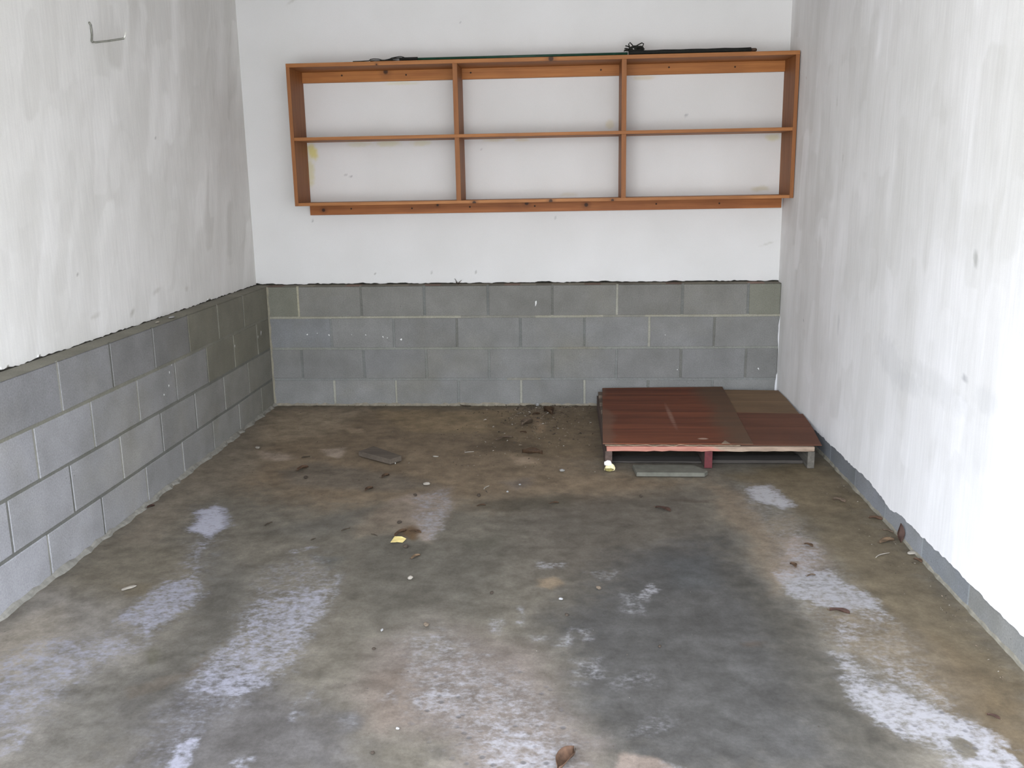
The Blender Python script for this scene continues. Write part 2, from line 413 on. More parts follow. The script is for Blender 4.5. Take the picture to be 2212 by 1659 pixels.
# ------------------------------------------------------------------ floor
FLOOR_STAINS = [
((0.156,0.115,0.073),0.9,0.22,[(0.01,-0.059),(2.113,0.042),(2.06,-1.293),(2.444,-1.502),(2.037,-1.884),(1.423,-1.808),(0.813,-1.879),(0.062,-1.469)]),
((0.267,0.213,0.148),0.7,0.1,[(0.026,-0.108),(0.65,-0.107),(0.51,-0.712),(0.147,-0.902),(0.034,-0.406)]),
((0.267,0.198,0.113),0.5,0.06,[(0.655,-0.131),(1.588,-0.128),(1.509,-0.655),(0.971,-0.61)]),
((0.142,0.105,0.063),0.75,0.1,[(1.371,-0.29),(2.107,-0.115),(2.066,-1.137),(1.78,-1.1),(1.482,-0.977)]),
((0.167,0.14,0.104),0.85,0.12,[(-0.002,-0.295),(-0.019,-1.079),(0.03,-1.864),(0.057,-2.343),(0.244,-2.339),(0.22,-1.86),(0.335,-1.316)]),
((0.13,0.112,0.082),0.85,0.08,[(0.045,-2.725),(0.045,-2.32),(0.374,-2.336),(0.517,-2.553),(0.438,-2.77),(0.304,-2.931)]),
((0.17,0.155,0.134),0.9,0.14,[(0.05,-3.036),(0.055,-2.744),(0.349,-2.827),(0.589,-3.139),(0.658,-3.729),(0.416,-3.738)]),
((0.097,0.089,0.074),0.85,0.1,[(0.443,-3.332),(0.628,-3.194),(0.822,-3.32),(0.779,-3.612),(0.716,-3.727),(0.555,-3.733)]),
((0.098,0.089,0.073),0.85,0.08,[(0.392,-2.239),(0.743,-2.548),(0.833,-2.916),(0.777,-3.244),(0.614,-3.195),(0.61,-2.747)]),
((0.072,0.067,0.064),0.85,0.12,[(0.68,-3.398),(0.851,-3.215),(1.302,-3.468),(1.416,-3.773),(0.797,-3.797)]),
((0.082,0.074,0.058),0.9,0.14,[(1.044,-2.174),(1.659,-2.306),(1.617,-2.893),(1.254,-3),(1.074,-2.62)]),
((0.079,0.068,0.053),0.85,0.16,[(1.628,-1.774),(2.469,-1.634),(2.502,-2.582),(2.235,-2.774),(1.76,-2.602)]),
((0.05,0.048,0.044),0.95,0.16,[(2.107,-2.341),(2.51,-2.142),(2.592,-2.764),(2.629,-3.285),(2.589,-3.729),(2.071,-3.749),(1.876,-3.358),(1.816,-2.92)]),
((0.051,0.048,0.043),0.6,0.12,[(1.916,-3.233),(2.187,-3.198),(2.268,-3.598),(2.081,-3.642),(1.949,-3.489)]),
((0.046,0.042,0.033),0.8,0.1,[(2.502,-2.582),(2.607,-2.763),(2.694,-3.283),(2.701,-3.654),(2.579,-3.659),(2.544,-3.213)]),
((0.099,0.078,0.047),0.95,0.1,[(2.834,-1.282),(3.18,-1.163),(3.179,-2.315),(3.181,-3.266),(3.016,-3.608),(2.969,-3.321),(2.898,-2.856),(2.87,-2.367),(2.859,-1.751)]),
((0.115,0.089,0.053),0.8,0.08,[(2.634,-1.394),(3.169,-1.202),(3.204,-1.804),(2.935,-1.923),(2.784,-1.628)]),
((0.085,0.06,0.031),0.8,0.1,[(3.016,-3.006),(3.135,-3.361),(2.981,-3.681),(2.952,-3.554),(2.877,-3.3)]),
((0.153,0.119,0.083),0.85,0.06,[(2.552,-1.5),(2.679,-1.63),(2.721,-2.186),(2.699,-2.577),(2.624,-2.692),(2.61,-2.373),(2.545,-1.931)]),
((0.185,0.145,0.115),0.8,0.05,[(2.751,-2.136),(2.868,-2.277),(2.815,-2.535),(2.661,-2.598)]),
((0.124,0.097,0.063),0.75,0.07,[(2.725,-2.725),(2.942,-2.855),(3.015,-3.272),(2.907,-3.413),(2.765,-3.18),(2.707,-2.956)]),
((0.122,0.101,0.085),0.9,0.08,[(1.279,-3.118),(1.484,-2.93),(1.777,-3.102),(1.85,-3.358),(1.97,-3.57),(1.941,-3.754),(1.635,-3.765),(1.571,-3.604),(1.386,-3.509),(1.283,-3.329)]),
((0.128,0.101,0.079),0.7,0.05,[(1.299,-3.279),(1.393,-3.197),(1.484,-3.505),(1.37,-3.551)]),
((0.187,0.149,0.118),0.8,0.03,[(1.137,-1.72),(1.342,-1.574),(1.389,-2.009),(1.352,-2.265),(1.211,-2.145),(1.069,-2.016),(1.085,-1.784)]),
((0.148,0.118,0.085),0.7,0.04,[(0.963,-1.99),(1.169,-1.782),(1.253,-2.169),(1.017,-2.225)]),
((0.071,0.065,0.053),0.8,0.07,[(0.534,-2.553),(0.732,-2.668),(0.817,-3.043),(0.768,-3.322),(0.729,-3.532),(0.664,-3.274),(0.688,-2.985)]),
((0.228,0.198,0.154),0.7,0.07,[(0.046,-3.127),(0.085,-2.938),(0.158,-2.867),(0.266,-3.09),(0.263,-3.287),(0.2,-3.365)]),
((0.13,0.115,0.094),0.7,0.08,[(1.332,-2.934),(1.471,-2.83),(1.578,-3.108),(1.431,-3.169)]),
((0.096,0.056,0.024),0.85,0.02,[(1.205,-2.22),(1.212,-2.13),(1.251,-2.098),(1.291,-2.169),(1.264,-2.239)]),
((0.162,0.122,0.08),0.85,0.012,[(1.76,-2.61),(1.826,-2.565),(1.853,-2.623),(1.814,-2.677),(1.765,-2.652)]),
((0.157,0.124,0.1),0.9,0.01,[(2.019,-3.622),(2.038,-3.606),(2.072,-3.609),(2.082,-3.627),(2.126,-3.641),(2.151,-3.674),(2.019,-3.716)]),
((0.28,0.225,0.174),0.8,0.03,[(0.245,-1.042),(0.381,-1.075),(0.479,-1.157),(0.401,-1.222),(0.296,-1.159)]),
((0.276,0.222,0.173),0.8,0.02,[(0.561,-1.004),(0.687,-0.951),(0.718,-1.029),(0.707,-1.137),(0.627,-1.114)]),
((0.317,0.246,0.169),0.7,0.02,[(0.574,-0.531),(0.674,-0.551),(0.708,-0.641),(0.632,-0.662)]),
((0.247,0.188,0.129),0.8,0.02,[(1.6,-1.094),(1.708,-1.101),(1.735,-1.189),(1.655,-1.245)]),
((0.149,0.121,0.099),0.7,0.03,[(1.592,-1.549),(1.72,-1.444),(1.745,-1.547),(1.664,-1.66)]),
((0.268,0.19,0.119),0.7,0.02,[(1.673,-0.232),(1.732,-0.344),(1.777,-0.624),(1.735,-0.663)]),
((0.057,0.049,0.033),0.6,0.04,[(1.482,-1.776),(1.918,-1.694),(1.917,-1.84),(1.635,-1.903),(1.491,-1.872)]),
((0.081,0.059,0.037),0.7,0.03,[(1.35,-0.908),(1.542,-0.76),(1.777,-0.904),(1.681,-1.026),(1.384,-0.996)]),
((0.062,0.058,0.042),0.6,0.04,[(1.47,-2.239),(1.631,-2.161),(1.586,-2.298),(1.496,-2.319)]),
((0.097,0.085,0.069),0.6,0.06,[(0.442,-1.353),(0.646,-1.235),(1.009,-1.382),(1.311,-1.588),(1.083,-1.657),(0.563,-1.6)]),
((0.092,0.084,0.069),0.7,0.05,[(0.633,-2.158),(0.916,-1.963),(1.055,-1.845),(1.041,-2.07),(0.835,-2.253)]),
((0.065,0.065,0.056),0.6,0.03,[(0.898,-2.415),(1.038,-2.433),(1.016,-2.524)]),
((0.059,0.045,0.033),0.7,0.012,[(2.331,-1.743),(2.512,-1.763),(2.512,-1.793),(2.347,-1.785)]),
((0.049,0.05,0.048),0.7,0.05,[(2.224,-2.417),(2.419,-2.378),(2.424,-2.661),(2.261,-2.684)]),
((0.128,0.105,0.075),0.8,0.02,[(2.726,-1.992),(2.85,-1.913),(2.845,-2.124),(2.733,-2.215),(2.699,-2.138)]),
((0.09,0.083,0.06),0.8,0.012,[(0.583,-3.174),(0.608,-3.124),(0.661,-3.188),(0.645,-3.248)]),
((0.109,0.089,0.058),0.7,0.02,[(0.256,-2.689),(0.406,-2.7),(0.426,-2.782),(0.345,-2.791)]),
((0.081,0.066,0.049),0.6,0.012,[(0.638,-3.338),(0.76,-3.271),(0.818,-3.146),(0.815,-3.269),(0.729,-3.358),(0.68,-3.398)]),
((0.051,0.033,0.02),0.5,0.02,[(2.416,-3.048),(2.488,-3.04),(2.468,-3.069),(2.419,-3.068)]),
((0.087,0.082,0.079),0.8,0.03,[(1.273,-3.48),(1.318,-3.457),(1.341,-3.542),(1.304,-3.557)]),
((0.039,0.036,0.029),0.6,0.03,[(1.525,-3.615),(1.573,-3.623),(1.591,-3.67),(1.54,-3.681)]),
]
EFFLORESCENCE = [
(0.3,0.1,[(0.241,-1.86),(0.367,-1.857),(0.522,-2.332),(0.596,-2.71),(0.643,-2.986),(0.528,-3.225),(0.493,-3.496),(0.417,-3.703),(0.2,-3.365),(0.298,-3.148),(0.414,-2.894),(0.412,-2.471)]),
(0.55,0.05,[(0.118,-3.238),(0.219,-3.062),(0.489,-3.053),(0.59,-3.11),(0.484,-3.28),(0.455,-3.452),(0.343,-3.587)]),
(1.3,0.03,[(0.264,-1.919),(0.331,-1.846),(0.469,-2.109),(0.439,-2.238),(0.329,-2.18)]),
(0.45,0.04,[(0.401,-2.213),(0.468,-2.237),(0.526,-2.532),(0.506,-2.635),(0.438,-2.492)]),
(0.85,0.05,[(0.413,-2.753),(0.473,-2.575),(0.59,-2.729),(0.595,-2.889),(0.567,-3.057),(0.46,-2.976),(0.391,-2.945)]),
(0.5,0.04,[(0.297,-3.119),(0.362,-3.072),(0.516,-3.141),(0.5,-3.226),(0.387,-3.229)]),
(0.5,0.05,[(0.266,-3.338),(0.429,-3.358),(0.468,-3.475),(0.352,-3.501)]),
(0.5,0.03,[(0.367,-3.565),(0.444,-3.546),(0.489,-3.662),(0.452,-3.702)]),
(0.32,0.1,[(0.729,-2.506),(0.94,-2.369),(1.064,-2.58),(1.111,-2.908),(1.089,-3.26),(0.965,-3.523),(0.911,-3.72),(0.773,-3.725),(0.75,-3.465),(0.795,-3.104),(0.783,-2.815)]),
(0.68,0.05,[(0.819,-2.778),(1.002,-2.669),(1.05,-2.581),(1.089,-2.806),(1.082,-2.973),(1.079,-3.124),(1.042,-3.287),(0.942,-3.389),(0.801,-3.37),(0.82,-3.132),(0.814,-2.949)]),
(0.85,0.03,[(0.948,-2.774),(1.046,-2.679),(1.081,-2.909),(1.05,-3.125),(0.988,-3.112),(0.967,-2.945)]),
(0.8,0.03,[(0.828,-3.369),(0.87,-3.267),(0.98,-3.264),(1.018,-3.338),(0.929,-3.425)]),
(0.95,0.015,[(0.866,-3.615),(0.896,-3.6),(0.941,-3.595),(0.937,-3.656),(0.957,-3.747),(0.895,-3.749)]),
(0.5,0.02,[(1.053,-3.68),(1.107,-3.65),(1.112,-3.733),(1.067,-3.734)]),
(0.4,0.02,[(1.116,-3.418),(1.174,-3.369),(1.187,-3.32),(1.19,-3.381),(1.145,-3.451)]),
(0.45,0.02,[(1.138,-3.474),(1.151,-3.428),(1.179,-3.483),(1.164,-3.516)]),
(0.35,0.03,[(1.171,-3.357),(1.216,-3.38),(1.218,-3.415),(1.19,-3.404)]),
(0.28,0.07,[(2.639,-1.499),(2.854,-1.495),(2.871,-1.868),(2.865,-2.323),(2.95,-2.788),(2.944,-3.322),(2.995,-3.609),(2.945,-3.716),(2.811,-3.65),(2.663,-3.421),(2.676,-3.017),(2.624,-2.692),(2.658,-2.138)]),
(1.2,0.03,[(2.702,-1.597),(2.826,-1.53),(2.875,-1.81),(2.809,-1.881),(2.692,-1.754)]),
(0.45,0.03,[(2.781,-2.085),(2.872,-2.231),(2.87,-2.367),(2.764,-2.575),(2.675,-2.539),(2.725,-2.326)]),
(0.62,0.025,[(2.798,-2.279),(2.85,-2.345),(2.791,-2.536),(2.721,-2.517)]),
(0.95,0.03,[(2.657,-2.547),(2.833,-2.502),(2.942,-2.719),(2.933,-2.829),(2.765,-2.8),(2.635,-2.71)]),
(0.5,0.03,[(2.787,-2.723),(2.938,-2.822),(2.964,-2.917),(2.852,-2.905)]),
(0.5,0.03,[(2.738,-2.844),(2.843,-2.89),(2.772,-3.071),(2.711,-3.045)]),
(0.62,0.03,[(2.675,-3.074),(2.745,-3.114),(2.762,-3.268),(2.673,-3.307),(2.677,-3.208)]),
(0.5,0.03,[(2.791,-3.099),(2.871,-3.176),(2.925,-3.368),(2.847,-3.348),(2.779,-3.255)]),
(1,0.04,[(2.674,-3.264),(2.795,-3.284),(2.895,-3.413),(2.974,-3.478),(2.991,-3.572),(2.972,-3.698),(2.811,-3.704),(2.795,-3.55),(2.705,-3.514),(2.658,-3.399)]),
(0.58,0.018,[(1.75,-2.429),(1.876,-2.443),(1.867,-2.494),(1.782,-2.505)]),
(0.62,0.015,[(2.074,-2.743),(2.116,-2.698),(2.171,-2.622),(2.202,-2.674),(2.118,-2.777)]),
(0.35,0.03,[(2.037,-2.69),(2.146,-2.723),(2.135,-2.862),(2.051,-2.864)]),
(0.35,0.02,[(1.926,-2.558),(2.062,-2.514),(2.092,-2.574),(1.99,-2.642)]),
(0.58,0.02,[(1.63,-2.899),(1.679,-2.908),(1.68,-3.005),(1.64,-2.994)]),
(0.52,0.018,[(1.708,-2.823),(1.742,-2.822),(1.742,-2.96),(1.711,-2.939)]),
(0.5,0.02,[(1.826,-3.086),(1.898,-2.98),(1.904,-3.046),(1.862,-3.105)]),
(0.45,0.02,[(1.91,-2.986),(1.971,-2.972),(1.961,-3.074),(1.927,-3.069)]),
(0.4,0.02,[(1.766,-3.015),(1.815,-3.028),(1.797,-3.067),(1.765,-3.059)]),
(0.4,0.035,[(1.869,-3.182),(1.973,-3.152),(1.981,-3.282),(1.882,-3.297)]),
(0.3,0.04,[(1.982,-3.257),(2.12,-3.201),(2.137,-3.301),(2.005,-3.33)]),
(0.3,0.04,[(2.034,-3.486),(2.15,-3.417),(2.153,-3.503),(2.054,-3.547)]),
(0.42,0.1,[(1.354,-3.057),(1.488,-2.961),(1.649,-3.106),(1.824,-3.359),(1.923,-3.572),(1.919,-3.754),(1.635,-3.765),(1.589,-3.564),(1.419,-3.419)]),
(0.68,0.06,[(1.666,-3.477),(1.764,-3.463),(1.887,-3.602),(1.919,-3.737),(1.667,-3.747)]),
(0.6,0.03,[(1.424,-3.373),(1.534,-3.316),(1.602,-3.402),(1.553,-3.47),(1.461,-3.44)]),
(0.5,0.03,[(1.352,-3.375),(1.394,-3.35),(1.404,-3.408),(1.359,-3.41)]),
(0.62,0.03,[(1.238,-1.957),(1.373,-1.827),(1.395,-2.115),(1.351,-2.256),(1.3,-2.168)]),
(0.45,0.02,[(1.163,-1.751),(1.339,-1.6),(1.385,-1.838),(1.231,-1.911)]),
(0.5,0.02,[(0.801,-2.381),(0.864,-2.305),(0.895,-2.323),(0.842,-2.407)]),
(0.3,0.03,[(1.273,-3.48),(1.318,-3.457),(1.341,-3.542),(1.304,-3.557)]),
(0.5,0.015,[(2.126,-3.641),(2.18,-3.657),(2.164,-3.694),(2.122,-3.677)]),
(-1.2,0.008,[(2.84,-3.527),(2.889,-3.543),(2.896,-3.59),(2.854,-3.62),(2.833,-3.574)]),
(-1.2,0.01,[(2.961,-3.534),(3.029,-3.58),(2.998,-3.645),(2.972,-3.619),(2.966,-3.573)]),
]
PITTED = [
(1,0.06,[(1.389,-3.326),(1.576,-3.218),(1.781,-3.238),(1.971,-3.55),(1.919,-3.737),(1.589,-3.75)]),
(0.9,0.05,[(2.675,-3.259),(2.822,-3.278),(2.938,-3.454),(2.94,-3.699),(2.778,-3.705),(2.684,-3.504)]),
(0.5,0.06,[(0.791,-3.346),(0.853,-2.882),(1.05,-2.66),(1.106,-3.065),(1.058,-3.337)]),
]
FLOOR_BASE = (0.111,0.098,0.076)

FX0, FX1 = -.02, 3.22
M_FLOOR = floor_mat()
def make_floor():
    us = np.linspace(FX0, FX1, 361)
    vs_ = np.concatenate([np.linspace(.02, -3.9, 436), np.linspace(-4.0, FRONT_Y, 22)])
    U, V = np.meshgrid(us, vs_, indexing='ij')
    wx = U + .075 * (fbm(U * 5, V * 5, 31) - .5) + .03 * (fbm(U * 22, V * 22, 41, 3) - .5)
    wy = V + .075 * (fbm(U * 5, V * 5, 51) - .5) + .03 * (fbm(U * 22, V * 22, 61, 3) - .5)
    edge = fbm(U * 30, V * 30, 71, 3) - .5
    col = np.ones(U.shape + (3,)) * np.array(FLOOR_BASE)
    for c, op, soft, pts in FLOOR_STAINS:
        d = poly_sd(wx, wy, pts) + edge * soft * .8
        a = op * sstep(soft, -soft, d)
        col = col * (1 - a[..., None]) + np.array(c) * a[..., None]
    eff = np.zeros(U.shape)
    for s, soft, pts in EFFLORESCENCE:
        d = poly_sd(wx, wy, pts) + edge * soft * .8
        a = sstep(soft, -soft, d)
        eff = np.maximum(eff, s * a) if s > 0 else eff * (1 - a)
    pit = np.zeros(U.shape)
    for s, soft, pts in PITTED:
        pit = np.maximum(pit, s * sstep(soft, -soft, poly_sd(wx, wy, pts)))
    # patchy dark brown line where the slab meets the back wall
    a = .55 * sstep(.05, .0, -V + .02 * (fbm(U * 9, V * 9, 81) - .5)) * sstep(.35, .55, fbm(U * 3, V * 3, 83))
    col = col * (1 - a[..., None]) + np.array((.06, .05, .03)) * a[..., None]
    z = .004 * (fbm(U * 3, V * 3, 91) - .5) * sstep(.0, .15, np.minimum(U - 0, 3.2 - U))
    me = grid_mesh('floor', us, vs_, lambda u, v: (u, v, z - .002), M_FLOOR, col, {'eff': eff, 'pit': pit})
    return struct(link(me, 'floor'))
floor = make_floor()

# ------------------------------------------------------------------ walls
LX, BY, RX, CZ = -.09, .085, 3.2, 2.62      # planes of the painted upper walls, ceiling height
PLINTH = .765
M_BACK = painted_mat('white_paint_back')
M_SIDE = painted_mat('white_paint_brushed')
M_BLOCK = block_mat()
M_GAP_DARK = plain('gap_dark', (.035, .032, .025), .95, .4, 60)

def stroke_field(S, Z, seed, n, s0, s1, z0, z1, base, wmin=.05, wmax=.10, lmin=.12, lmax=.42, lean=.12, amp=.13):
    """overlapping vertical brush strokes with rounded ends; returns tone in 0..1"""
    r = random.Random(seed)
    su = S[:, 0].copy(); zv = Z[0, :].copy()
    tone = np.full(S.shape, base)
    S0, Z0 = S, Z
    S = S0 + .045 * (fbm(S0 * 7, Z0 * 4, seed + 40) - .5) + .012 * (fbm(S0 * 40, Z0 * 8, seed + 50, 3) - .5)
    Z = Z0 + .10 * (fbm(S0 * 9, Z0 * 5, seed + 60) - .5)
    for _ in range(n):
        cs = r.uniform(s0, s1); cz = r.uniform(z0, z1)
        w = r.uniform(wmin, wmax); L = r.uniform(lmin, lmax); le = r.gauss(lean, .05)
        val = base + r.gauss(0, amp); al = r.uniform(.25, .65)
        i0, i1 = np.searchsorted(su, [cs - w - L * .25, cs + w + L * .25]); j0, j1 = np.searchsorted(zv, [cz - L, cz + L])
        if i1 <= i0 or j1 <= j0: continue
        s = S[i0:i1, j0:j1] - cs; z = Z[i0:i1, j0:j1] - cz
        s = s + le * z
        ax = np.abs(s) / w; az = np.maximum(np.abs(z) - (L - w), 0) / w
        d = np.sqrt(ax ** 2 + az ** 2)
        hard = r.choice([.2, .45, .75])
        m = al * sstep(1, 1 - hard, d)
        if r.random() < .6:                       # fades out towards one end
            k = r.choice([-1, 1]); m = m * np.clip(.5 + k * z / (1.6 * L), 0, 1)
        tone[i0:i1, j0:j1] = tone[i0:i1, j0:j1] * (1 - m) + val * m
    return tone

def tone_cols(tone, dark, light):
    t = np.clip(tone, 0, 1)[..., None]
    return np.array(dark) * (1 - t) + np.array(light) * t

def spots(col, S, Z, lst):
    for (cs, cz, rs, rz, ang, c, op) in lst:
        ca, sa = math.cos(ang), math.sin(ang)
        a = (S - cs) * ca + (Z - cz) * sa; b_ = -(S - cs) * sa + (Z - cz) * ca
        d = np.sqrt((a / rs) ** 2 + (b_ / rz) ** 2)
        m = op * sstep(1.15, .45, d + .5 * (fbm(S * 60, Z * 60, 7, 2) - .5))
        col[:] = col * (1 - m[..., None]) + np.array(c) * m[..., None]

def jag(u, seed, amp):
    z = np.zeros_like(u)
    return amp * (fbm(u * 14, z, seed, 4) - .5) + amp * .6 * (vnoise(u * 55, z, seed + 9) - .5)

# left painted wall, standing 9 cm behind the block face
us = np.concatenate([np.linspace(BY, -3.6, 330), np.linspace(-3.7, FRONT_Y, 14)])[::-1]
vz = np.linspace(PLINTH, CZ, 170)
U, V = np.meshgrid(us, vz, indexing='ij')
tone = stroke_field(U, V, 5, 1000, -3.7, .1, PLINTH, CZ, .55, .05, .10, .12, .36, lean=-.34, amp=.25)
tone = .7 * tone + .3 * stroke_field(U, V, 6, 260, -3.7, .1, PLINTH, CZ, .55, .12, .25, .3, .7, -.25, .30)
cl = tone_cols(tone, (.585, .57, .53), (.915, .905, .885))
spots(cl, U, V, [(-1.35, .90, .06, .012, .2, (.50, .48, .43), .4), (-1.95, .865, .05, .012, .1, (.46, .44, .38), .4),
                 (-1.62, .835, .035, .014, .6, (.36, .34, .28), .45), (-1.0, .87, .03, .010, 0, (.5, .46, .42), .4),
                 (-2.05, 1.05, .006, .006, 0, (.25, .24, .22), .8), (-1.2, 1.62, .010, .006, 0, (.3, .3, .28), .7)])
bot = (V == vz[0])
me = grid_mesh('wall_left', us, vz, lambda u, v: (np.full_like(u, LX), u, np.where(v == vz[0], PLINTH + .008 + jag(u, 3, .009), v)), M_SIDE, cl)
wall_left = struct(link(me, 'wall_left'))
# back painted wall
ub = np.linspace(LX, RX, 330)
vb = np.linspace(PLINTH, CZ, 186)
U, V = np.meshgrid(ub, vb, indexing='ij')
tone = .8 + .25 * (fbm(U * 1.3, V * 1.3, 14) - .5) + .10 * (fbm(U * 7, V * 5, 15) - .5)
cb = tone_cols(tone, (.57, .56, .54), (.755, .75, .745))
RES = (.62, .58, .30)
spots(cb, U, V, [(.325, 1.585, .035, .06, .4, (.66, .60, .26), 1.0), (.305, 1.47, .03, .11, 0, RES, .6), (.80, 1.63, .09, .022, 0, RES, .45), (1.00, 1.63, .07, .02, 0, RES, .4),
                 (.62, 1.63, .09, .018, 0, RES, .35), (1.45, 1.645, .07, .016, 0, (.66, .58, .38), .5), (1.62, 1.64, .05, .013, 0, (.66, .55, .36), .5),
                 (3.12, 1.63, .05, .025, 0, RES, .5), (2.15, 1.72, .03, .03, .6, (.62, .55, .35), .5), (2.35, 1.985, .09, .015, 0, (.62, .52, .34), .5),
                 (.9, 1.98, .12, .012, 0, RES, .4), (3.06, 1.33, .07, .018, 0, (.55, .50, .32), .5), (1.9, 1.31, .06, .012, 0, (.6, .55, .42), .4),
                 (.53, 1.445, .035, .004, -.3, (.42, .42, .42), .6), (.56, 1.437, .007, .007, 0, (.35, .35, .36), .8),
                 (2.605, 1.765, .009, .009, 0, (.38, .38, .40), .8), (1.37, 1.585, .010, .004, -.5, (.42, .40, .42), .7),
                 (.27, 2.47, .06, .008, .5, (.45, .43, .38), .4), (1.26, 2.32, .007, .005, 0, (.4, .4, .4), .6), (.30, 1.17, .006, .006, 0, (.3, .3, .3), .7),
                 (1.82, 1.17, .006, .012, -.5, (.4, .4, .4), .6), (1.32, .84, .006, .012, .4, (.4, .4, .38), .8), (3.12, 1.0, .05, .006, .3, (.5, .49, .44), .5),
                 (1.04, .84, .004, .006, 0, (.25, .25, .22), .8), (.68, .835, .004, .005, 0, (.3, .3, .27), .8), (1.62, .84, .01, .005, .3, (.5, .52, .46), .6)])
me = grid_mesh('wall_back', ub, vb, lambda u, v: (u, np.full_like(u, BY), np.where(v == vb[0], PLINTH + .010 + jag(u, 23, .010), v)), M_BACK, cb)
me.flip_normals()
wall_back = struct(link(me, 'wall_back'))
# right painted wall: paint stops in a ragged edge about 9 cm above the slab
ur = np.concatenate([np.linspace(BY, -3.6, 330), np.linspace(-3.7, FRONT_Y, 14)])[::-1]
vr = np.linspace(.09, CZ, 230)
EDGE_Y = np.array([-6.2, -3.16, -2.70, -2.35, -2.214, -2.12, -2.054, -1.95, -1.775, -1.4, -1.128, -.9, .1])
EDGE_Z = np.array([.09, .089, .093, .088, .091, .085, .070, .088, .100, .094, .089, .09, .09])
U, V = np.meshgrid(ur, vr, indexing='ij')
tone = stroke_field(U, V, 8, 1500, -3.8, .1, .05, CZ, .60, .045, .095, .13, .42, .08, .31)
tone = .7 * tone + .3 * stroke_field(U, V, 9, 330, -3.8, .1, .05, CZ, .60, .12, .28, .3, .8, .05, .30)
cr = tone_cols(tone, (.65, .64, .615), (.91, .905, .91))
spots(cr, U, V, [(-1.95, .66, .22, .09, .2, (.60, .60, .60), .35), (-2.15, .62, .16, .05, .1, (.60, .60, .60), .3), (-2.62, 1.13, .02, .030, -.35, (.45, .45, .43), .75),
                 (-2.62, .735, .03, .010, 0, (.42, .42, .43), .7), (-2.78, .70, .10, .05, 0, (.60, .60, .60), .35), (-1.2, .70, .02, .06, 0, (.55, .55, .56), .4),
                 (-.95, 1.75, .008, .03, 0, (.5, .5, .46), .5), (-1.1, 1.48, .008, .02, 0, (.5, .5, .46), .5), (-.55, .62, .006, .006, 0, (.2, .2, .2), .8),
                 (-.33, 1.92, .005, .006, 0, (.45, .25, .2), .7), (-2.4, .66, .35, .06, .1, (.62, .62, .61), .3)])
def rw(u, v):
    lo = np.interp(u, EDGE_Y, EDGE_Z) + jag(u, 33, .012)
    t = (v - vr[0]) / (CZ - vr[0])
    return np.full_like(u, RX - .003), u, lo + t * (CZ - lo)
me = grid_mesh('wall_right', ur, vr, rw, M_SIDE, cr)
me.flip_normals()
wall_right = struct(link(me, 'wall_right'))
mb = MB()
r = random.Random(4)
y = .0
while y > FRONT_Y:                                # unpainted base course under the paint
    w = .39; g = r.uniform(.85, 1.12)
    c = (.185 * g, .195 * g, .205 * g)
    if -2.35 < y - w * .5 < -1.6: c = (.24 * g, .25 * g, .265 * g)
    if y < -2.6: c = (.205 * g, .205 * g, .195 * g)
    mb.face([(RX, y, -.01), (RX, y - w, -.01), (RX, y - w, .2), (RX, y, .2)], 0, c)
    mb.face([(RX, y - w, -.01), (RX, y - w - .01, -.01), (RX, y - w - .01, .2), (RX, y - w, .2)], 0, (.26, .28, .29))
    y -= .4
mb.build('block_base', [M_BLOCK], wall_right, colors=True)
M_MORTAR = plain('pale_mortar', (.225, .20, .155), .95, .2, 40, .5, .004)
M_MORTAR_DIRTY = plain('dirty_mortar', (.20, .185, .145), .95, .25, 30, .5, .004)

def fillet(name, parent, pts, inward, h, w, mat, seed):
    """ragged mortar fillet along the foot of a wall"""
    mb = MB(); r = random.Random(seed); n = len(pts); rows = []
    for p in pts:
        a = h * (1 + r.uniform(-.45, .5)); b_ = w * (1 + r.uniform(-.5, .6))
        p = Vector(p); inn = Vector(inward)
        rows.append([p + Vector((0, 0, a)), p + inn * b_ * .45 + Vector((0, 0, a * .55)), p + inn * b_ + Vector((0, 0, -.006))])
    for i in range(n - 1):
        for k in range(2):
            mb.face([rows[i][k], rows[i][k + 1], rows[i + 1][k + 1], rows[i + 1][k]], smooth=True)
    return mb.build(name, mat, parent)

fillet('mortar_fillet', wall_back, [(x * .03, .002, 0) for x in range(0, 107)], (0, -1, 0), .015, .012, M_MORTAR, 1)
fillet('mortar_fillet', wall_right, [(RX, -y * .04, 0) for y in range(0, 150)], (-1, 0, 0), .010, .007, M_MORTAR_DIRTY, 3)
# white paint slopped round the corner onto the last blocks
mb = MB()
zz = np.linspace(.0, .565, 30)
wd = .006 + .004 * np.sin(zz * 17) + jag(zz, 5, .006) + .004 * (zz < .2)
for i in range(29):
    mb.face([(RX - wd[i], -.0025, zz[i]), (RX, -.0025, zz[i]), (RX, -.0025, zz[i + 1]), (RX - wd[i + 1], -.0025, zz[i + 1])])
mb.build('paint_edge', plain('slopped_white_paint', (.60, .60, .61), .7, .03), wall_right)

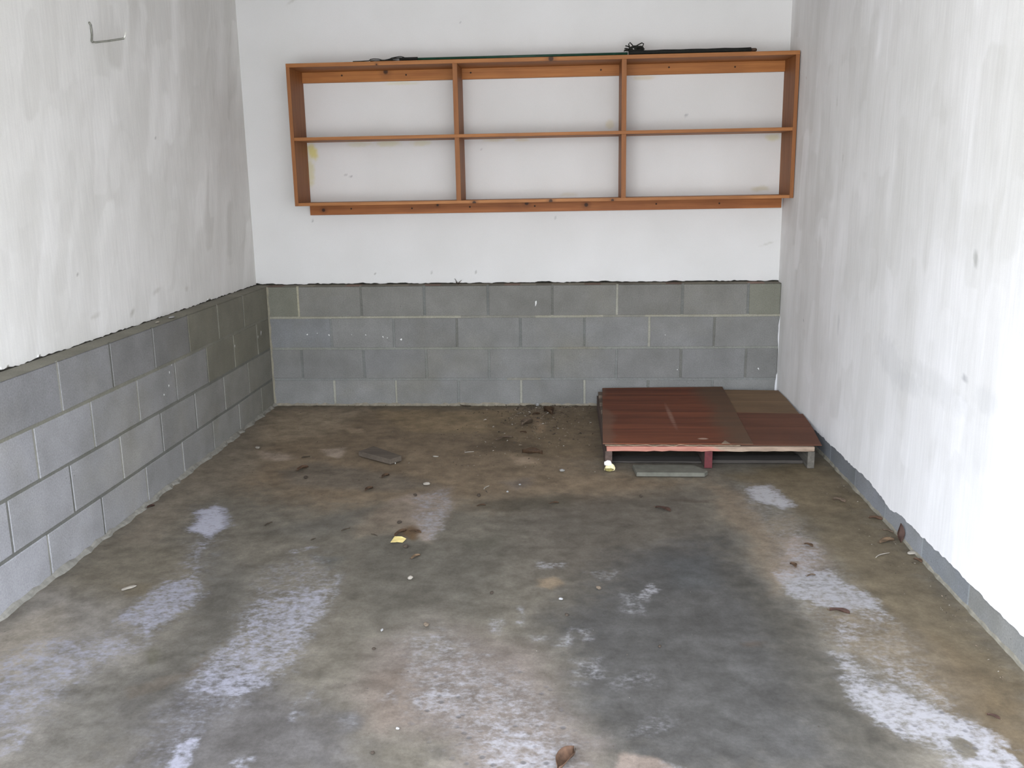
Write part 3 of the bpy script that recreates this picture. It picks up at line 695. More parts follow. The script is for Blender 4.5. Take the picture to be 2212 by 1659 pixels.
BLOCK_W, BLOCK_H, JT = .4, .2, .010
def blockwork(name, parent, length, start_full_top, tf, seed, tones, joint_tone):
    """courses of 390 x 190 blocks; tf(s, z, d) places a point: s along the wall, d out of the face"""
    mb = MB(); r = random.Random(seed)
    rows = [(.57, PLINTH), (.37, .57), (.17, .37), (-.02, .17)]
    for ri, (z0, z1) in enumerate(rows):
        full = (ri % 2 == 0) == start_full_top
        s = start_phase if False else 0.0
        edges = [0.0]
        s = BLOCK_W if full else BLOCK_W / 2
        s += PHASE
        while s < length: edges.append(s); s += BLOCK_W
        edges.append(length)
        for k in range(len(edges) - 1):
            a, b_ = edges[k], edges[k + 1]
            if b_ - a < .02: continue
            a2 = a + (JT / 2 if k else .0); b2 = b_ - JT / 2
            lo = z0 + JT / 2; hi = z1 - (JT / 2 if ri else 0.0)
            j = [r.uniform(-.0016, .0016) for _ in range(8)]
            base = tones(ri, k, r)
            A = [(a2 + j[0], lo + j[1]), (b2 + j[2], lo + j[3]), (b2 + j[4], hi + (j[5] if ri else 0)), (a2 + j[6], hi + (j[7] if ri else 0))]
            bv = .0035
            cx, cz = (a2 + b2) / 2, (lo + hi) / 2
            inner = [(p[0] + bv * (1 if p[0] < cx else -1), p[1] + bv * (1 if p[1] < cz else -1)) for p in A]
            dd = r.uniform(-.0008, .0008)
            F = [tf(p[0], p[1], dd) for p in inner]; G = [tf(p[0], p[1], -.006) for p in A]
            mb.face(F, 0, base)
            for q in range(4):
                mb.face([G[q], G[(q + 1) % 4], F[(q + 1) % 4], F[q]], 0, tuple(c * .97 for c in base))
            # perpend to the right of this block
            if k < len(edges) - 2:
                m = joint_tone(ri, k, 'v', r)
                mb.face([tf(b2 - .003, lo - .003, -.0032), tf(b2 + JT + .003, lo - .003, -.0032), tf(b2 + JT + .003, hi + .003, -.0032), tf(b2 - .003, hi + .003, -.0032)], 0, m)
        # bed joint under this course, in short lengths
        if ri < 3:
            s = 0
            while s < length:
                w = min(r.uniform(.18, .5), length - s)
                m = joint_tone(ri, s, 'h', r)
                mb.face([tf(s, z0 - JT / 2 - .003, -.0028), tf(s + w, z0 - JT / 2 - .003, -.0028), tf(s + w, z0 + JT / 2 + .003, -.0028), tf(s, z0 + JT / 2 + .003, -.0028)], 0, m)
                s += w
    return mb

PHASE = 0.0
def tones_back(ri, k, r):
    g = r.uniform(.92, 1.08)
    b = (.200, .199, .190)
    if ri == 0: b = (.190, .187, .172) if k not in (0, 8) else (.186, .186, .152)
    if (ri, k) == (1, 0): b = (.190, .194, .195)
    if (ri, k) in ((1, 5), (1, 6), (2, 2), (2, 7)): b = (.210, .210, .204)
    return tuple(x * g for x in b)
def joint_back(ri, k, d, r):
    if d == 'h':
        return {0: (.30, .29, .235), 1: (.22, .225, .20), 2: (.20, .205, .195)}[ri] if r.random() < .9 else (.22, .215, .185)
    return r.choice([(.16, .165, .155), (.19, .195, .185), (.30, .295, .25), (.155, .155, .14)]) if ri != 0 or k else (.36, .34, .26)
mb = blockwork('b', wall_back, 3.2, False, lambda s, z, d: (s, -d, z), 21, tones_back, joint_back)
LEDGE = (.19, .175, .14)
for i in range(32):                               # mortar ledge on top of the last course
    g = .8 + .5 * ((i * 37) % 11) / 11
    c = tuple(x * g for x in (LEDGE if i % 5 else (.20, .14, .11)))
    mb.face([(i * .1, 0, PLINTH), ((i + 1) * .1, 0, PLINTH), ((i + 1) * .1, BY, PLINTH + .003), (i * .1, BY, PLINTH + .003)], 0, c)
# paint specks on the blocks
def speck(mb, u, z, a, b_, tf, ang=0.):
    pts = []
    for k in range(7):
        q = 2 * math.pi * k / 7; w = 1 + .25 * math.sin(k * 2.7)
        x_, z_ = a * w * math.cos(q), b_ * w * math.sin(q)
        pts.append(tf(u + x_ * math.cos(ang) - z_ * math.sin(ang), z + x_ * math.sin(ang) + z_ * math.cos(ang), .0014))
    mb.face(pts, 1)
tfb = lambda s, z, d: (s, -d, z)
speck(mb, 1.698, .653, .005, .018, tfb, -.12)
for u, z, a, b_ in ((.245, .462, .005, .004), (.31, .47, .003, .002), (.385, .458, .004, .006), (.62, .458, .003, .004), (.73, .445, .003, .006), (.757, .438, .003, .003), (.845, .428, .007, .006),
                    (3.08, .235, .004, .007), (2.58, .23, .003, .003), (2.5, .45, .002, .003), (.53, .46, .002, .002)):
    speck(mb, u, z, a, b_, tfb, .5)
M_FLECK = plain('white_paint_fleck', (.74, .74, .72), .7, .04)
mb.build('block_plinth', [M_BLOCK, M_FLECK], wall_back, colors=True)

PHASE = .034
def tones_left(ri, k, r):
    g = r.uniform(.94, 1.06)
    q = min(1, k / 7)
    b = (.210 + .125 * q, .204 + .130 * q, .176 + .168 * q)  # lighter and bluer towards the door: daylight falloff put into the block colour
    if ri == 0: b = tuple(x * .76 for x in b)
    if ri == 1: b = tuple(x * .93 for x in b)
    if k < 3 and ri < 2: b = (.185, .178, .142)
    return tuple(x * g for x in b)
def joint_left(ri, k, d, r):
    if d == 'h': return {0: (.205, .20, .165), 1: (.165, .165, .145), 2: (.155, .155, .14)}[ri]
    return r.choice([(.165, .165, .15), (.30, .295, .26), (.18, .18, .165), (.14, .14, .125)])
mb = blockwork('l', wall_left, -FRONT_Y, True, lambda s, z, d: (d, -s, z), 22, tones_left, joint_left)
for i in range(62):
    g = .93 + .14 * ((i * 29) % 13) / 13
    c = tuple(x * g for x in (.19, .18, .145))
    mb.face([(0, -i * .1, PLINTH), (0, -(i + 1) * .1, PLINTH), (LX, -(i + 1) * .1, PLINTH + .004), (LX, -i * .1, PLINTH + .004)], 0, c)
mb.face([(0, 0, PLINTH), (LX, 0, PLINTH + .003), (LX, BY, PLINTH + .003), (0, BY, PLINTH + .003)], 0, LEDGE)
tfl = lambda s, z, d: (d, -s, z)
for u, z, a, b_ in ((.16, .50, .006, .016), (.22, .485, .004, .010), (.62, .50, .005, .008), (1.50, .53, .005, .007), (1.52, .47, .006, .006), (1.58, .44, .006, .005), (1.47, .56, .004, .003)):
    speck(mb, u, z, a, b_, tfl, .3)
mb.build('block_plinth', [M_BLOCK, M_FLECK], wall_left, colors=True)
# pale mortar down the internal corner and at the foot of the left wall
mb = MB()
for i in range(24):
    z0 = i * PLINTH / 24; z1 = (i + 1) * PLINTH / 24
    w0 = .007 + .003 * math.sin(i * 1.7); w1 = .007 + .003 * math.sin((i + 1) * 1.7)
    mb.face([(.0008, -.0022, z0), (.006 + w0, -.0022, z0), (.006 + w1, -.0022, z1), (.0008, -.0022, z1)])
mb.build('corner_mortar', plain('corner_mortar', (.27, .25, .19), .95, .15, 40), wall_back)
fillet('mortar_fillet', wall_left, [(.001, -y * .04, 0) for y in range(0, 150)], (1, 0, 0), .012, .022, plain('foot_mortar', (.215, .205, .175), .95, .2, 40, .5, .004), 2)
# unseen boxes behind the faces, added to stop light leaking through seams
M_BACKING = plain('leak_backing', (.2, .195, .18), .95, .05)
for par, dims in ((wall_back, ((LX - .12, RX + .12, .0075, BY - .004, -.05, PLINTH - .011), (LX - .12, RX + .12, BY + .021, BY + .12, -.05, CZ + .05))),
                  (wall_left, ((LX - .004, -.0075, FRONT_Y, BY, -.05, PLINTH - .011), (LX - .14, LX - .021, FRONT_Y - .1, BY + .12, -.05, CZ + .05))),
                  (wall_right, ((RX + .002, RX + .14, FRONT_Y - .1, BY + .12, -.05, CZ + .05),))):
    mb = MB()
    for d in dims: mb.box(*d)
    mb.build('leak_backing', M_BACKING, par)
# near-black strip filling the gap between the ledge and the lower edge of the paint
mb = MB(); mb.box(LX, RX, BY + .002, BY + .02, PLINTH - .01, PLINTH + .03); mb.build('dark_gap', M_GAP_DARK, wall_back)
mb = MB(); mb.box(LX - .02, LX - .002, FRONT_Y, BY, PLINTH - .01, PLINTH + .03); mb.build('dark_gap', M_GAP_DARK, wall_left)

# ceiling, front wall with the open door, and the ground outside (behind the camera)
M_CEIL = plain('ceiling_white', (.66, .665, .66), .9, .05)
mb = MB(); mb.box(LX - .1, RX + .1, FRONT_Y - .1, BY + .1, CZ, CZ + .08); struct(mb.build('ceiling', M_CEIL))
mb = MB()
y0, y1 = FRONT_Y - .12, FRONT_Y
mb.box(LX - .1, DOOR_X0, y0, y1, 0, CZ); mb.box(DOOR_X1, RX + .1, y0, y1, 0, CZ); mb.box(DOOR_X0, DOOR_X1, y0, y1, DOOR_H, CZ)
struct(mb.build('wall_front', M_CEIL))

# ------------------------------------------------------------------ wall shelf
PINE_L, PINE_D = (.40, .165, .052), (.27, .100, .028)
SX, SZ, SY = .274, 1.266, -.19
shelf = empty('wall_shelf', (SX, SY, SZ), 'long open pine wall shelf with six compartments fixed to the white back wall', 'shelf', rot=(0, R(-.24), 0))
SL, SH, SD, T = 2.92, .808, BY - SY - .002, .022
M_PX = wood_mat('pine_along', PINE_L, PINE_D, 0)
M_PZ = wood_mat('pine_upright', (.33, .130, .042), (.215, .078, .022), 2)
def part(name, x0, x1, y0, y1, z0, z1, mat, parent=shelf, bevel=.0015):
    """a board whose origin sits at its lower front left corner"""
    mb = MB(); mb.box(0, x1 - x0, 0, y1 - y0, 0, z1 - z0)
    return mb.build(name, mat, parent, (x0, y0, z0), bevel)
part('side_board', 0, T, 0, SD, 0, SH - T, M_PZ)
part('side_board', SL - T, SL, 0, SD, 0, SH - T, M_PZ)
M_PTOP = wood_mat('pine_top_board', PINE_L, PINE_D, 0, [(1.53, 0, .012, .016), (.53, 0, .004, .006)])
part('top_board', 0, SL, 0, SD, SH - T, SH, M_PTOP)
M_PBOT = wood_mat('pine_bottom_board', (.45, .195, .066), PINE_D, 0, [(1.50, 0, .006, .012), (1.86, 0, .004, .010), (1.05, 0, .004, .012)])
part('bottom_board', T, SL - T, 0, SD, 0, .018, M_PBOT)
MZ = .376
part('middle_shelf', T, SL - T, 0, SD, MZ, MZ + .019, M_PX)
for dx in (.966, 1.930):
    part('divider', dx, dx + .028, .001, SD, MZ + .019, SH - T, M_PZ)
    part('divider', dx + .001, dx + .029, .001, SD, .018, MZ, M_PZ)
RT = .022
M_RAIL_T = wood_mat('pine_top_rail', (.46, .185, .050), (.31, .112, .028), 0, [(.512, 0, .055, .019)])
top_rail = part('top_rail', T, SL - T, SD - RT, SD, .724, SH - T, M_RAIL_T)
M_RAIL_B = wood_mat('pine_bottom_rail', (.43, .160, .048), (.26, .085, .023), 0, [(.085, 0, .030, .011), (1.35, 0, .052, .013), (1.715, 0, .036, .013), (.80, 0, .05, .008)])
bot_rail = part('bottom_rail', .020, SL - .008, SD - RT, SD, -.062, 0, M_RAIL_B)
M_SCREW = plain('rusty_screw', (.035, .018, .010), .6, .3, 80)
def screw(parent, x, z):
    mb = MB(); n = 10
    mb.tube([(x, .003, z), (x, -.0012, z), (x, -.0016, z)], [.0052, .0052, .003], 10)
    mb.build('screw', M_SCREW, parent)
for x in (.245, .635, 1.025, 1.80, 2.20, 2.585): screw(top_rail, x, .036 + .004 * math.sin(x * 9))
for x in (.26, .64, 1.00, 1.40, 2.14, 2.52): screw(bot_rail, x, .034 + .003 * math.sin(x * 9))

# ------------------------------------------------------------------ things lying on top of the shelf
TOPZ = lambda x: SZ + SH * math.cos(R(.24)) + (x - SX) * math.sin(R(.24)) + .0008
M_GREEN = plain('dark_green_enamel', (.012, .050, .030), .45, .25, 20, .05)
M_BLACK = plain('black_cloth', (.010, .010, .008), .8, .4, 60, .3)
M_BROWN = plain('brown_plastic', (.055, .028, .016), .6, .3, 40)
M_CORD = plain('black_cord', (.012, .012, .009), .7, .4, 120, .3)
ry = SY + .032
x0, x1 = 1.03, 2.235
g = empty('garden_stake', (x0, ry, TOPZ(x0)), 'thin dark green pole lying along the top of the pine shelf', 'pole')
mb = MB(); mb.tube([(0, 0, .0085), (x1 - x0, 0, TOPZ(x1) - TOPZ(x0) + .0085)], .0085, 12); mb.build('tube', M_GREEN, g)
mb = MB(); mb.tube([(-.10, 0, .0105 - .0004), (.005, 0, .0105)], [.010, .0105], 12); mb.build('end_sleeve', plain('black_rubber', (.012, .012, .011), .7, .2), g)
x0, x1 = 2.24, 2.925
g = empty('umbrella', (x0, ry + .002, TOPZ(x0)), 'rolled black fabric tube with a brown tip at the right end of the shelf top', 'umbrella')
dz = TOPZ(x1) - TOPZ(x0)
mb = MB(); n = 14
mb.tube([((x1 - x0) * i / n, .0015 * math.sin(i), .0135 + dz * i / n) for i in range(n + 1)], [.0125 + .001 * math.sin(i * 1.9) for i in range(n + 1)], 12)
mb.build('rolled_cover', M_BLACK, g)
mb = MB(); mb.tube([(x1 - x0, 0, .0125 + dz), (x1 - x0 + .026, 0, .0125 + dz), (x1 - x0 + .032, 0, .0125 + dz)], [.0095, .0095, .006], 12)
mb.build('tip', M_BROWN, g)
# bundle of cord tied round the pole
r = random.Random(2)
mb = MB()
cx = 2.27
for k in range(15):
    a = r.uniform(-.035, .035); h = r.uniform(.012, .040); w = r.uniform(.012, .03); t = r.uniform(-.6, .6)
    pts = []
    for i in range(15):
        q = 2 * math.pi * i / 14
        px, pz = w * math.cos(q), h * .5 * (1 + math.sin(q))
        pts.append((a + px * math.cos(t) + .2 * pz, .018 + .012 * math.sin(q * 1.0 + k), .028 + pz * .62))
    mb.tube(pts, .0032, 6)
for pts in ([(-.02, .012, .036), (-.03, .01, .062), (-.022, .01, .070), (-.012, .012, .060), (.004, .014, .044)],
            [(.0, .014, .044), (.025, .012, .058), (.045, .010, .067), (.055, .010, .062), (.05, .011, .050), (.03, .014, .040)],
            [(-.015, .014, .040), (-.034, .012, .051), (-.048, .01, .053)], [(-.02, .014, .034), (-.046, .012, .040), (-.052, .01, .038)], [(-.02, .014, .026), (-.05, .012, .028), (-.056, .012, .024)]):
    mb.tube(pts, .0036, 6)
tag(mb.build('cord_bundle', M_CORD, None, (cx, ry - .002, TOPZ(cx) - .001)), 'knotted bundle of black cord where the green pole meets the black tube', 'cord')
# loose frayed rope ends to the left
mb = MB()
X = .66
for k in range(7):
    pts = []
    xs0 = .10 + .05 * k * r.uniform(.4, 1.2); xs1 = r.uniform(.30, .37)
    ph = r.uniform(0, 6)
    for i in range(13):
        t = i / 12; xx = xs0 + (xs1 - xs0) * t
        hump = .012 * math.exp(-((xx - .27) / .05) ** 2) * r.uniform(.9, 1.1) * (k % 4)
        pts.append((xx, .008 + .012 * math.sin(ph + 4 * t), .0035 + .002 * (1 + math.sin(ph + 7 * t)) + hump * .6 + (TOPZ(X + xx) - TOPZ(X))))
    mb.tube(pts, .0026, 6)
for pts in ([(0, .004, .003), (.05, .006, .004), (.095, .004, .006), (.105, .002, .013), (.12, .002, .015), (.15, .004, .014), (.17, .006, .008), (.20, .004, .006)],
            [(.10, .006, .004), (.13, .0, .005), (.19, .002, .004), (.22, .008, .006)]):
    mb.tube(pts, [.0028] * len(pts), 6)
tag(mb.build('frayed_rope', M_CORD, None, (X, ry - .016, TOPZ(X))), 'frayed black rope ends lying loose left of the green pole', 'rope')

# ------------------------------------------------------------------ wire hook on the left wall
hk = empty('wall_hook', (LX, -1.735, 1.985), 'thin metal wire hook sticking out of the left white wall', 'hook')
M_WIRE = plain('dull_steel', (.25, .25, .22), .45, .15, 60, metallic=.6)
mb = MB(); mb.tube([(.004, -.008, .075), (.004, .004, .066), (.004, .005, .03), (.004, -.002, .004), (.010, -.004, -.002)], .0044, 10); mb.build('back_leg', M_WIRE, hk)
mb = MB(); mb.tube([(.006, -.003, -.001), (.02, -.004, -.003), (.08, -.004, .002), (.140, -.004, .009), (.144, -.004, .011)], .0042, 10); mb.build('arm', M_WIRE, hk)
mb = MB(); mb.tube([(.143, -.004, .010), (.147, -.004, .016), (.154, -.004, .036)], [.0036, .003, .0026], 10); mb.build('upturned_tip', plain('bright_steel', (.75, .75, .70), .35, .05, metallic=.5), hk)

# ------------------------------------------------------------------ pallet
pal = empty('wooden_pallet', (2.58, -.70, 0), 'old wooden pallet lying on the floor in the right back corner', 'pallet')
ox, oy = 2.58, -.70
def ppart(name, x0, x1, y0, y1, z0, z1, mat, bevel=.002, jitter=0., seed=1, segs=1):
    mb = MB(); r = random.Random(seed)
    xs = [x0 + (x1 - x0) * i / segs for i in range(segs + 1)]
    rows = []
    for i, x in enumerate(xs):
        a = r.uniform(-jitter, jitter); b_ = r.uniform(0, jitter)
        rows.append([(x - ox, y0 - oy + a, z0 + b_), (x - ox, y1 - oy, z0), (x - ox, y1 - oy, z1), (x - ox, y0 - oy + a * .5, z1)])
    i0 = len(mb.v)
    for row in rows: mb.v += row
    def addf(f): mb.f.append(f); mb.mi.append(0); mb.fc.append((1, 1, 1)); mb.smooth.append(False)
    for i in range(segs):
        for k in range(4):
            A = i * 4 + k; B = i * 4 + (k + 1) % 4
            addf((A, B, B + 4, A + 4))
    addf((3, 2, 1, 0)); addf(tuple(segs * 4 + k for k in range(4)))
    me_o = mb.build(name, mat, pal, None, bevel)
    bm = bmesh.new(); bm.from_mesh(me_o.data); bmesh.ops.recalc_face_normals(bm, faces=bm.faces); bm.to_mesh(me_o.data); bm.free()
    return me_o
M_GREYW = wood_mat('weathered_grey_wood', (.13, .118, .098), (.075, .068, .056), 1, rough=.9)
M_DARKW = wood_mat('dark_brown_wood', (.11, .075, .06), (.06, .042, .035), 1, rough=.9)
M_DECKW = wood_mat('weathered_deck_wood', (.16, .12, .09), (.09, .068, .05), 0, rough=.9)
M_UNDER = wood_mat('shaded_deck_wood', (.060, .052, .044), (.03, .026, .022), 0, rough=.9)  # deck wood darkened: shade under the pallet is put into the colour
M_REDP = plain('dull_red_paint', (.095, .020, .022), .75, .3, 30, .2)
# front board: pink paint on the left two thirds, bare tan wood on the right
def front_mat():
    m, nt, b = new_mat('pink_painted_board', .8, .25)
    co = coords(nt)
    sx = N(nt, 'ShaderNodeSeparateXYZ'); nt.links.new(co, sx.inputs[0])
    n1 = noise_node(nt, co, 9, 5, .6, (1, 4, 4)); n2 = noise_node(nt, co, 60, 4, .6, (.15, 1, 1))
    pink = mixc(nt, maprange(nt, n2, .3, .7), (.31, .125, .09), (.43, .205, .155))
    tan = mixc(nt, maprange(nt, n2, .3, .7), (.20, .145, .105), (.36, .27, .20))
    f = math_n(nt, 'ADD', sx.outputs['X'], math_n(nt, 'MULTIPLY', math_n(nt, 'SUBTRACT', n1, .5), .5))
    fac = maprange(nt, f, -.03, .05, 0, 1, True)
    c = mixc(nt, fac, pink, tan)
    nt.links.new(c, b.inputs['Base Color']); bump(nt, b, n2, .2, .002)
    return m
M_FRONT = front_mat()
for k, (x0, x1, m) in enumerate(((2.076, 2.111, M_DARKW), (2.563, 2.600, M_DARKW), (3.062, 3.096, M_GREYW))):
    ppart('stringer', x0, x1, -1.297, -.10, 0.001, .086, m, .003)
ppart('painted_end', 2.5625, 2.6005, -1.301, -1.297, .002, .087, M_REDP, .001)['label'] = 'dull red painted stringer end'
for k in range(7):
    y0 = -1.300 + k * .183
    ob = ppart('deck_board', 2.083, 3.092, y0, y0 + .10, .086, .111, M_FRONT if k == 0 else M_DECKW, .0015, .004 if k == 0 else .001, 7 + k, 26 if k == 0 else 2)
    if k == 0: ob['label'] = 'pink painted front board with splintered bare right half'
for y0 in (-1.222, -.75, -.30):
    for (x0, x1) in ((2.113, 2.561), (2.602, 3.060)):
        ppart('bottom_board', x0, x1, y0, y0 + .10, .001, .019 if x0 > 2.5 else .012, M_UNDER, .002, .003, int(90 + y0 * 10), 10)

# sheets lying on the pallet: each is lifted separately
def sheet(name, loops, z0, z1, mat, label, sag=0.):
    c = Vector((sum(p[0] for p in loops) / len(loops), sum(p[1] for p in loops) / len(loops), z0))
    mb = MB()
    b0 = [(p[0] - c.x, p[1] - c.y, 0) for p in loops]; b1 = [(p[0], p[1], z1 - z0) for p in b0]
    mb.hull(b0, b1)
    o = mb.build(name, mat, None, c, .0008)
    return tag(o, label, 'plywood')
def ply_mat(name, c1, c2, band, edge_pts=()):
    m, nt, b = new_mat(name, .68, .3)
    co = coords(nt)
    n1 = noise_node(nt, co, 1.6, 4, .6, (.35, 6.5, 1)); n2 = noise_node(nt, co, 30, 4, .6, (.12, 1, 1)); n3 = noise_node(nt, co, 2.4, 4, .55)
    c = mixc(nt, maprange(nt, n1, .40, .60), c1, c2)
    c = mixc(nt, 1., c, mixc(nt, maprange(nt, n2, .3, .7), (.84, .84, .84), (1.15, 1.15, 1.15)), 'MULTIPLY')
    if band:
        sx = N(nt, 'ShaderNodeSeparateXYZ'); nt.links.new(co, sx.inputs[0])
        f = math_n(nt, 'ADD', sx.outputs['X'], math_n(nt, 'MULTIPLY', math_n(nt, 'SUBTRACT', n3, .5), .28))
        c = mixc(nt, maprange(nt, f, .16, .30, 0, .72, True), c, (.085, .056, .032))
        c = mixc(nt, maprange(nt, f, -.36, -.31, .5, 0, True), c, (.14, .085, .055))
        # pale scuff along the sheet
        mpn = N(nt, 'ShaderNodeMapping'); nt.links.new(co, mpn.inputs[0]); mpn.inputs['Location'].default_value = (.045, .27, 0); mpn.inputs['Rotation'].default_value = (0, 0, R(3)); mpn.inputs['Scale'].default_value = (60, 3.0, 1)
        ln = N(nt, 'ShaderNodeVectorMath', operation='LENGTH'); nt.links.new(mpn.outputs[0], ln.inputs[0])
        c = mixc(nt, math_n(nt, 'MULTIPLY', maprange(nt, ln.outputs['Value'], .2, 1.1, .5, 0, True), maprange(nt, n2, .35, .6, .3, 1)), c, (.30, .19, .14))
        mpn = N(nt, 'ShaderNodeMapping'); nt.links.new(co, mpn.inputs[0]); mpn.inputs['Location'].default_value = (-3.7, 33.5, 0); mpn.inputs['Scale'].default_value = (34, 62, 1)
        ln = N(nt, 'ShaderNodeVectorMath', operation='LENGTH'); nt.links.new(mpn.outputs[0], ln.inputs[0])
        c = mixc(nt, maprange(nt, ln.outputs['Value'], .5, 1.1, .75, 0, True), c, (.42, .30, .22))
    else:
        c = mixc(nt, maprange(nt, n3, .42, .66, 0, .5), c, tuple(x * .72 for x in c1))
    nt.links.new(c, b.inputs['Base Color'])
    bump(nt, b, n2, .1, .001)
    return m
M_PLY_RED = ply_mat('red_brown_plywood', (.088, .024, .010), (.155, .046, .019), True)
M_PLY_BRN = ply_mat('brown_plywood', (.090, .032, .016), (.128, .048, .025), False)
M_PLY_TAN = ply_mat('tan_plywood', (.150, .092, .048), (.195, .122, .066), False)
M_EDGE = plain('ply_edge', (.23, .17, .115), .9, .25, 50)
sheet('plywood_sheet', [(2.74, -.67), (3.175, -.67), (3.190, -.30), (3.190, -.08), (2.74, -.05)], .1116, .1146, M_PLY_TAN, 'tan plywood offcut at the back of the pallet beside the right wall')
sheet('plywood_sheet', [(2.74, -1.288), (3.128, -1.290), (3.175, -.90), (3.190, -.675), (2.74, -.635)], .1152, .1182, M_PLY_BRN, 'dark brown plywood offcut on the pallet front right, overhanging towards the wall')
s1 = sheet('plywood_sheet', [(2.064, -1.291), (2.797, -1.293), (2.859, -.020), (2.111, -.055)], .1200, .1250, M_PLY_RED, 'largest plywood sheet, red brown and scuffed, lying over the left of the pallet')
# delaminated veneer curling out under its front edge
mb = MB(); n = 70; cx, cy = (2.064 + 2.797 + 2.859 + 2.111) / 4, (-1.291 - 1.293 - .02 - .055) / 4
def ven(t): return .0026 * math.sin(t * 47) * math.exp(-((t - .45) / .35) ** 2) + .0008 * math.sin(t * 83)
rows = []
for i in range(n + 1):
    t = i / n; x = 2.075 + t * .66
    z = -.0042 + ven(t)
    yv = -1.2965 - .003 * math.sin(t * 19) - .002 * math.sin(t * 41)
    rows.append([(x - cx, yv - cy, z + .0024), (x - cx, yv - cy, z - .0018), (x - cx, -1.27 - cy, -.0022), (x - cx, -1.27 - cy, -.0006)])
for i in range(n):
    for k in range(3): mb.face([rows[i][k], rows[i + 1][k], rows[i + 1][k + 1], rows[i][k + 1]])
mb.build('loose_veneer', M_EDGE, s1)['label'] = 'wavy delaminated veneer at the front edge'
mb = MB(); xx = 2.665 - cx; yy = -1.292 - cy
mb.hull([(xx - .022, yy - .004, .0058), (xx + .020, yy - .004, .0058), (xx + .004, yy + .052, .0058)], [(xx - .022, yy - .004, .0072), (xx + .020, yy - .004, .0072), (xx + .004, yy + .052, .0066)])
mb.build('split_splinter', plain('bare_splinter', (.22, .165, .115), .9, .2, 50), s1)['label'] = 'bare triangular split at the front edge'

# ------------------------------------------------------------------ loose things by the pallet
M_SLAB = plain('fibre_cement_grey', (.108, .105, .084), .9, .18, 26, .4, .003)
mb = MB()
lp = [(2.219, -1.440), (2.545, -1.442), (2.566, -1.405), (2.512, -1.312), (2.208, -1.312)]
c = Vector((2.40, -1.36, 0))
mb.hull([(p[0] - c.x, p[1] - c.y, .002) for p in lp], [((p[0] - c.x) * .985, (p[1] - c.y) * .97 + .002, .022) for p in lp])
tag(mb.build('concrete_slab', M_SLAB, None, c, .004), 'flat grey cement slab with a cut corner lying in front of the pallet', 'slab')

def lump(name, loc, sx, sy, sz, mat, seed, label, cat, group=None, rot=0., rough=.35, sub=2, parent=None):
    """small irregular solid resting on its lowest point"""
    bm = bmesh.new()
    bmesh.ops.create_icosphere(bm, subdivisions=sub, radius=1)
    r = random.Random(seed)
    ph = [r.uniform(0, 6.28) for _ in range(6)]
    for v in bm.verts:
        k = 1 + rough * .5 * (math.sin(3 * v.co.x + ph[0]) * math.sin(2.6 * v.co.y + ph[1]) + .6 * math.sin(5 * v.co.z + ph[2]) * math.sin(4 * v.co.x + ph[3]))
        v.co *= k
        v.co = Vector((v.co.x * sx, v.co.y * sy, max(v.co.z, -.75) * sz))
    zmin = min(v.co.z for v in bm.verts)
    for v in bm.verts: v.co.z -= zmin
    me = bpy.data.meshes.new(name); bm.to_mesh(me); bm.free()
    me.materials.append(mat)
    o = link(me, name, parent, loc, rot=(0, 0, rot))
    if label: tag(o, label, cat, group)
    return o

def scrap(name, pts, z, mat, label, cat, thick=.0012, lift=None):
    """flat torn piece; pts in world metres, lift = per-corner height"""
    c = Vector((sum(p[0] for p in pts) / len(pts), sum(p[1] for p in pts) / len(pts), z))
    mb = MB(); lf = lift or [0] * len(pts)
    mb.hull([(p[0] - c.x, p[1] - c.y, l) for p, l in zip(pts, lf)], [(p[0] - c.x, p[1] - c.y, l + thick) for p, l in zip(pts, lf)])
    return tag(mb.build(name, mat, None, c), label, cat)

# crumpled white and yellow paper cup scrap
cup = empty('paper_scrap', (2.092, -1.335, 0), 'crumpled white and yellow paper scrap standing at the left front pallet corner', 'paper')
M_YEL = plain('yellow_paper', (.62, .50, .20), .8, .2, 50)
M_CREAM = plain('cream_paper', (.70, .62, .36), .8, .12, 40)
M_WHITEP = plain('white_paper', (.80, .78, .76), .7, .06, 40)
mb = MB(); n = 12; prev = None
prof = [(.026, .000), (.024, .012), (.019, .026), (.013, .034)]
for k in range(len(prof)):
    row = []
    for i in range(n):
        q = 2 * math.pi * i / n; w = 1 + .22 * math.sin(3 * q + k) + .1 * math.sin(7 * q)
        row.append((prof[k][0] * w * math.cos(q) + .004, prof[k][0] * .6 * w * math.sin(q), prof[k][1]))
    if prev:
        for i in range(n): mb.face([prev[i], prev[(i + 1) % n], row[(i + 1) % n], row[i]])
    prev = row
mb.face(prev)
mb.build('lower_wad', M_CREAM, cup)
o = lump('upper_wad', (-.006, -.004, .026), .022, .016, .014, M_WHITEP, 5, None, None, parent=cup)
o = lump('stained_foot', (.002, -.010, 0), .026, .018, .008, plain('mouldy_paper', (.20, .17, .06), .9, .3, 60), 6, None, None, parent=cup)

# dark timber offcut on the floor towards the left
M_OFF = wood_mat('dirty_brown_timber', (.105, .085, .064), (.07, .055, .042), 0, rough=.9)
bar = empty('timber_offcut', (.90, -1.16, 0), 'short dark brown timber offcut lying on the dirty floor left of centre', 'timber')
mb = MB()
bl = [(.802, -1.128), (.995, -1.269), (1.043, -1.206), (.862, -1.030)]
mb.hull([(p[0] - .90, p[1] + 1.16, .004) for p in bl], [(p[0] - .90, p[1] + 1.16, .031) for p in bl])
mb.build('block', M_OFF, bar, None, .002)
mb = MB(); mb.tube([(.118, -.095, .003), (.119, -.096, .010)], .0025, 6); mb.build('nail', plain('pale_nail', (.4, .4, .36), .5, .1), bar)

